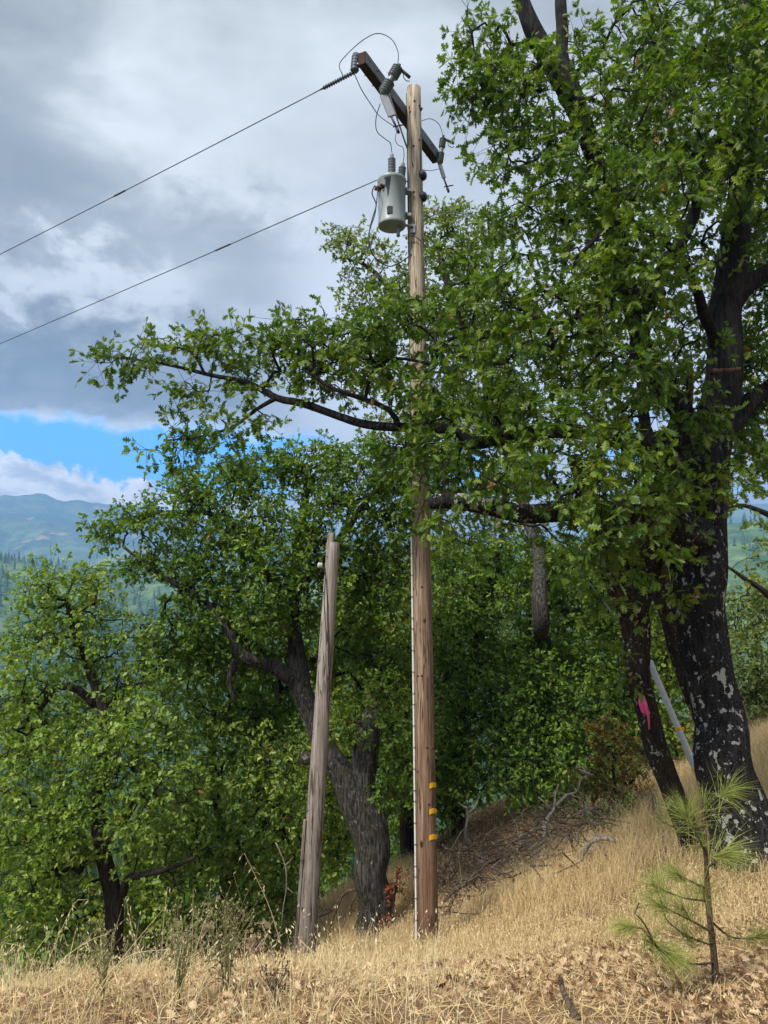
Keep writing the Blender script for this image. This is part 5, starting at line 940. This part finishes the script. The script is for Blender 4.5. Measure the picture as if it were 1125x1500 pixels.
pbr((1046, 1410, 0), (1015, 1412, -.15), (985, 1402, -.2), (960, 1385, -.25), (940, 1360, -.28), (915, 1358, -.3)); pbr((960, 1385, -.25), (942, 1350, -.28), (930, 1338, -.28), (936, 1322, -.28)); pbr((1032, 1212, 0), (1015, 1212, 0), (990, 1212, .02), (968, 1202, .04), (962, 1190, .05))
pbr((1032, 1200, 0), (1050, 1185, .1), (1062, 1170, .12), (1070, 1150, .12)); pbr((1036, 1270, 0), (1050, 1262, -.05), (1062, 1250, -.08)); pbr((1042, 1350, 0), (1070, 1372, .1), (1100, 1374, .15), (1128, 1368, .2)); pbr((1034, 1250, 0), (1022, 1225, -.1), (1010, 1200, -.1), (1005, 1190, -.1))
pbr((1044, 1385, 0), (1005, 1370, -.05), (975, 1345, 0), (968, 1318, 0))
mb.build('stem', M['bark_pine'], sap)
nd = MB()
def tuft(c, d, n, L, spread, tone=.5):
    n = int(n * 1.25); L = L * 1.2; spread = spread * 1.25
    d = nrm(np.asarray(d, float)); dirs = nrm(d * rng.uniform(.4, 1.2, (n, 1)) + rng.normal(0, spread, (n, 3))); base_ = c - d * rng.uniform(0, .07, (n, 1)); L_ = L * rng.uniform(.6, 1.1, (n, 1)); mid_ = base_ + dirs * L_ * .5; end = base_ + dirs * L_ + np.array([0, 0, -1]) * L_ * .14
    sv = nrm(np.cross(dirs, rng.normal(size=(n, 3)))) * .0008; V = np.stack([base_ - sv, base_ + sv, mid_ + sv, mid_ - sv, end], 1).reshape(-1, 3); o0 = (np.arange(n) * 5)[:, None]; nd.add(V, [o0 + np.array([[0, 1, 2, 3]]), o0 + np.array([[3, 2, 4]])], np.repeat(np.clip(rng.normal(tone, .2, n), 0, 1), 5), False)
def tp(px, py, dd=0): return P(px, py, PD + dd)
for (c, d, n, L, sp, tn) in [(tp(1005, 1192, -.1), (-.3, 0, .8), 140, .17, .5, .6), (tp(963, 1192, .05), (-.5, 0, .4), 25, .10, .4, .2), (tp(1066, 1160, .12), (.6, 0, .2), 120, .18, .42, .5), (tp(1060, 1252, -.08), (1, 0, .15), 170, .20, .33, .85), (tp(1028, 1240, 0), (-.2, 0, -1), 60, .12, .5, .5), (tp(915, 1358, -.3), (-1, 0, .0), 130, .12, .3, .8), (tp(965, 1325, -.2), (-.5, 0, .3), 130, .15, .6, .6), (tp(958, 1296, -.1), (-.6, 0, .5), 130, .15, .6, .6), (tp(990, 1280, .05), (-.6, 0, .4), 120, .15, .6, .55), (tp(985, 1402, -.2), (.5, 0, -.3), 220, .14, .45, .9), (tp(960, 1385, -.2), (.4, 0, -.2), 150, .14, .5, .7), (tp(1115, 1370, .18), (.6, 0, .2), 100, .14, .5, .5), (tp(1000, 1330, 0), (-.2, 0, .3), 120, .15, .7, .5), (tp(1032, 1300, 0), (0, 0, .6), 130, .14, .7, .55), (tp(1030, 1175, 0), (0, 0, 1), 60, .13, .4, .5), (tp(1000, 1370, 0), (-.3, 0, .2), 100, .13, .7, .6)]: tuft(c, d, n, L, sp, tn)
for c in brs:                                                        # looser needles all along the outer halves of the branches
    for i_ in range(len(c) // 3, len(c), 2): dv = c[min(i_ + 1, len(c) - 1)] - c[i_ - 1]; tuft(c[i_], dv, 11, .12, .75, rng.uniform(.35, .75))
nd.build('needles', M['needle'], sap)
mb = MB(); nd = MB(); tuft(tp(958, 1172, .3), (.1, 0, -1), 110, .13, .25, .5); nd.build('dead_needles', M['dead_dark'], sap)

# ------------------------------------------------------------------ air
mb = MB(); lo, hi = gz.min() - 1.0, gz.max() + 12.0; X0, X1, Y0, Y1 = -6450., 6450., -6450., 6450.
V = np.array([(x_, y_, z_) for z_ in (lo, hi) for x_, y_ in ((X0, Y0), (X1, Y0), (X1, Y1), (X0, Y1))]); mb.add(V, np.array([[3, 2, 1, 0], [4, 5, 6, 7], [0, 1, 5, 4], [1, 2, 6, 5], [2, 3, 7, 6], [3, 0, 4, 7]]), .5, False)
hm = bpy.data.materials.new('haze'); hm.use_nodes = True; hm.node_tree.nodes.clear(); t = NT(hm.node_tree); o = t.node('ShaderNodeOutputMaterial'); pv = t.node('ShaderNodeVolumePrincipled')
pv.inputs['Color'].default_value = (0.28, 0.54, 1.0, 1); pv.inputs['Density'].default_value = 0.00034; pv.inputs['Anisotropy'].default_value = 0.1; t.l.new(pv.outputs[0], o.inputs['Volume'])
tag(mb.build('haze', hm), 'thin blue air between the hillside and the far mountains', 'haze', kind='stuff')
zz = gz; print('terrain range', zz.min(), zz.max())
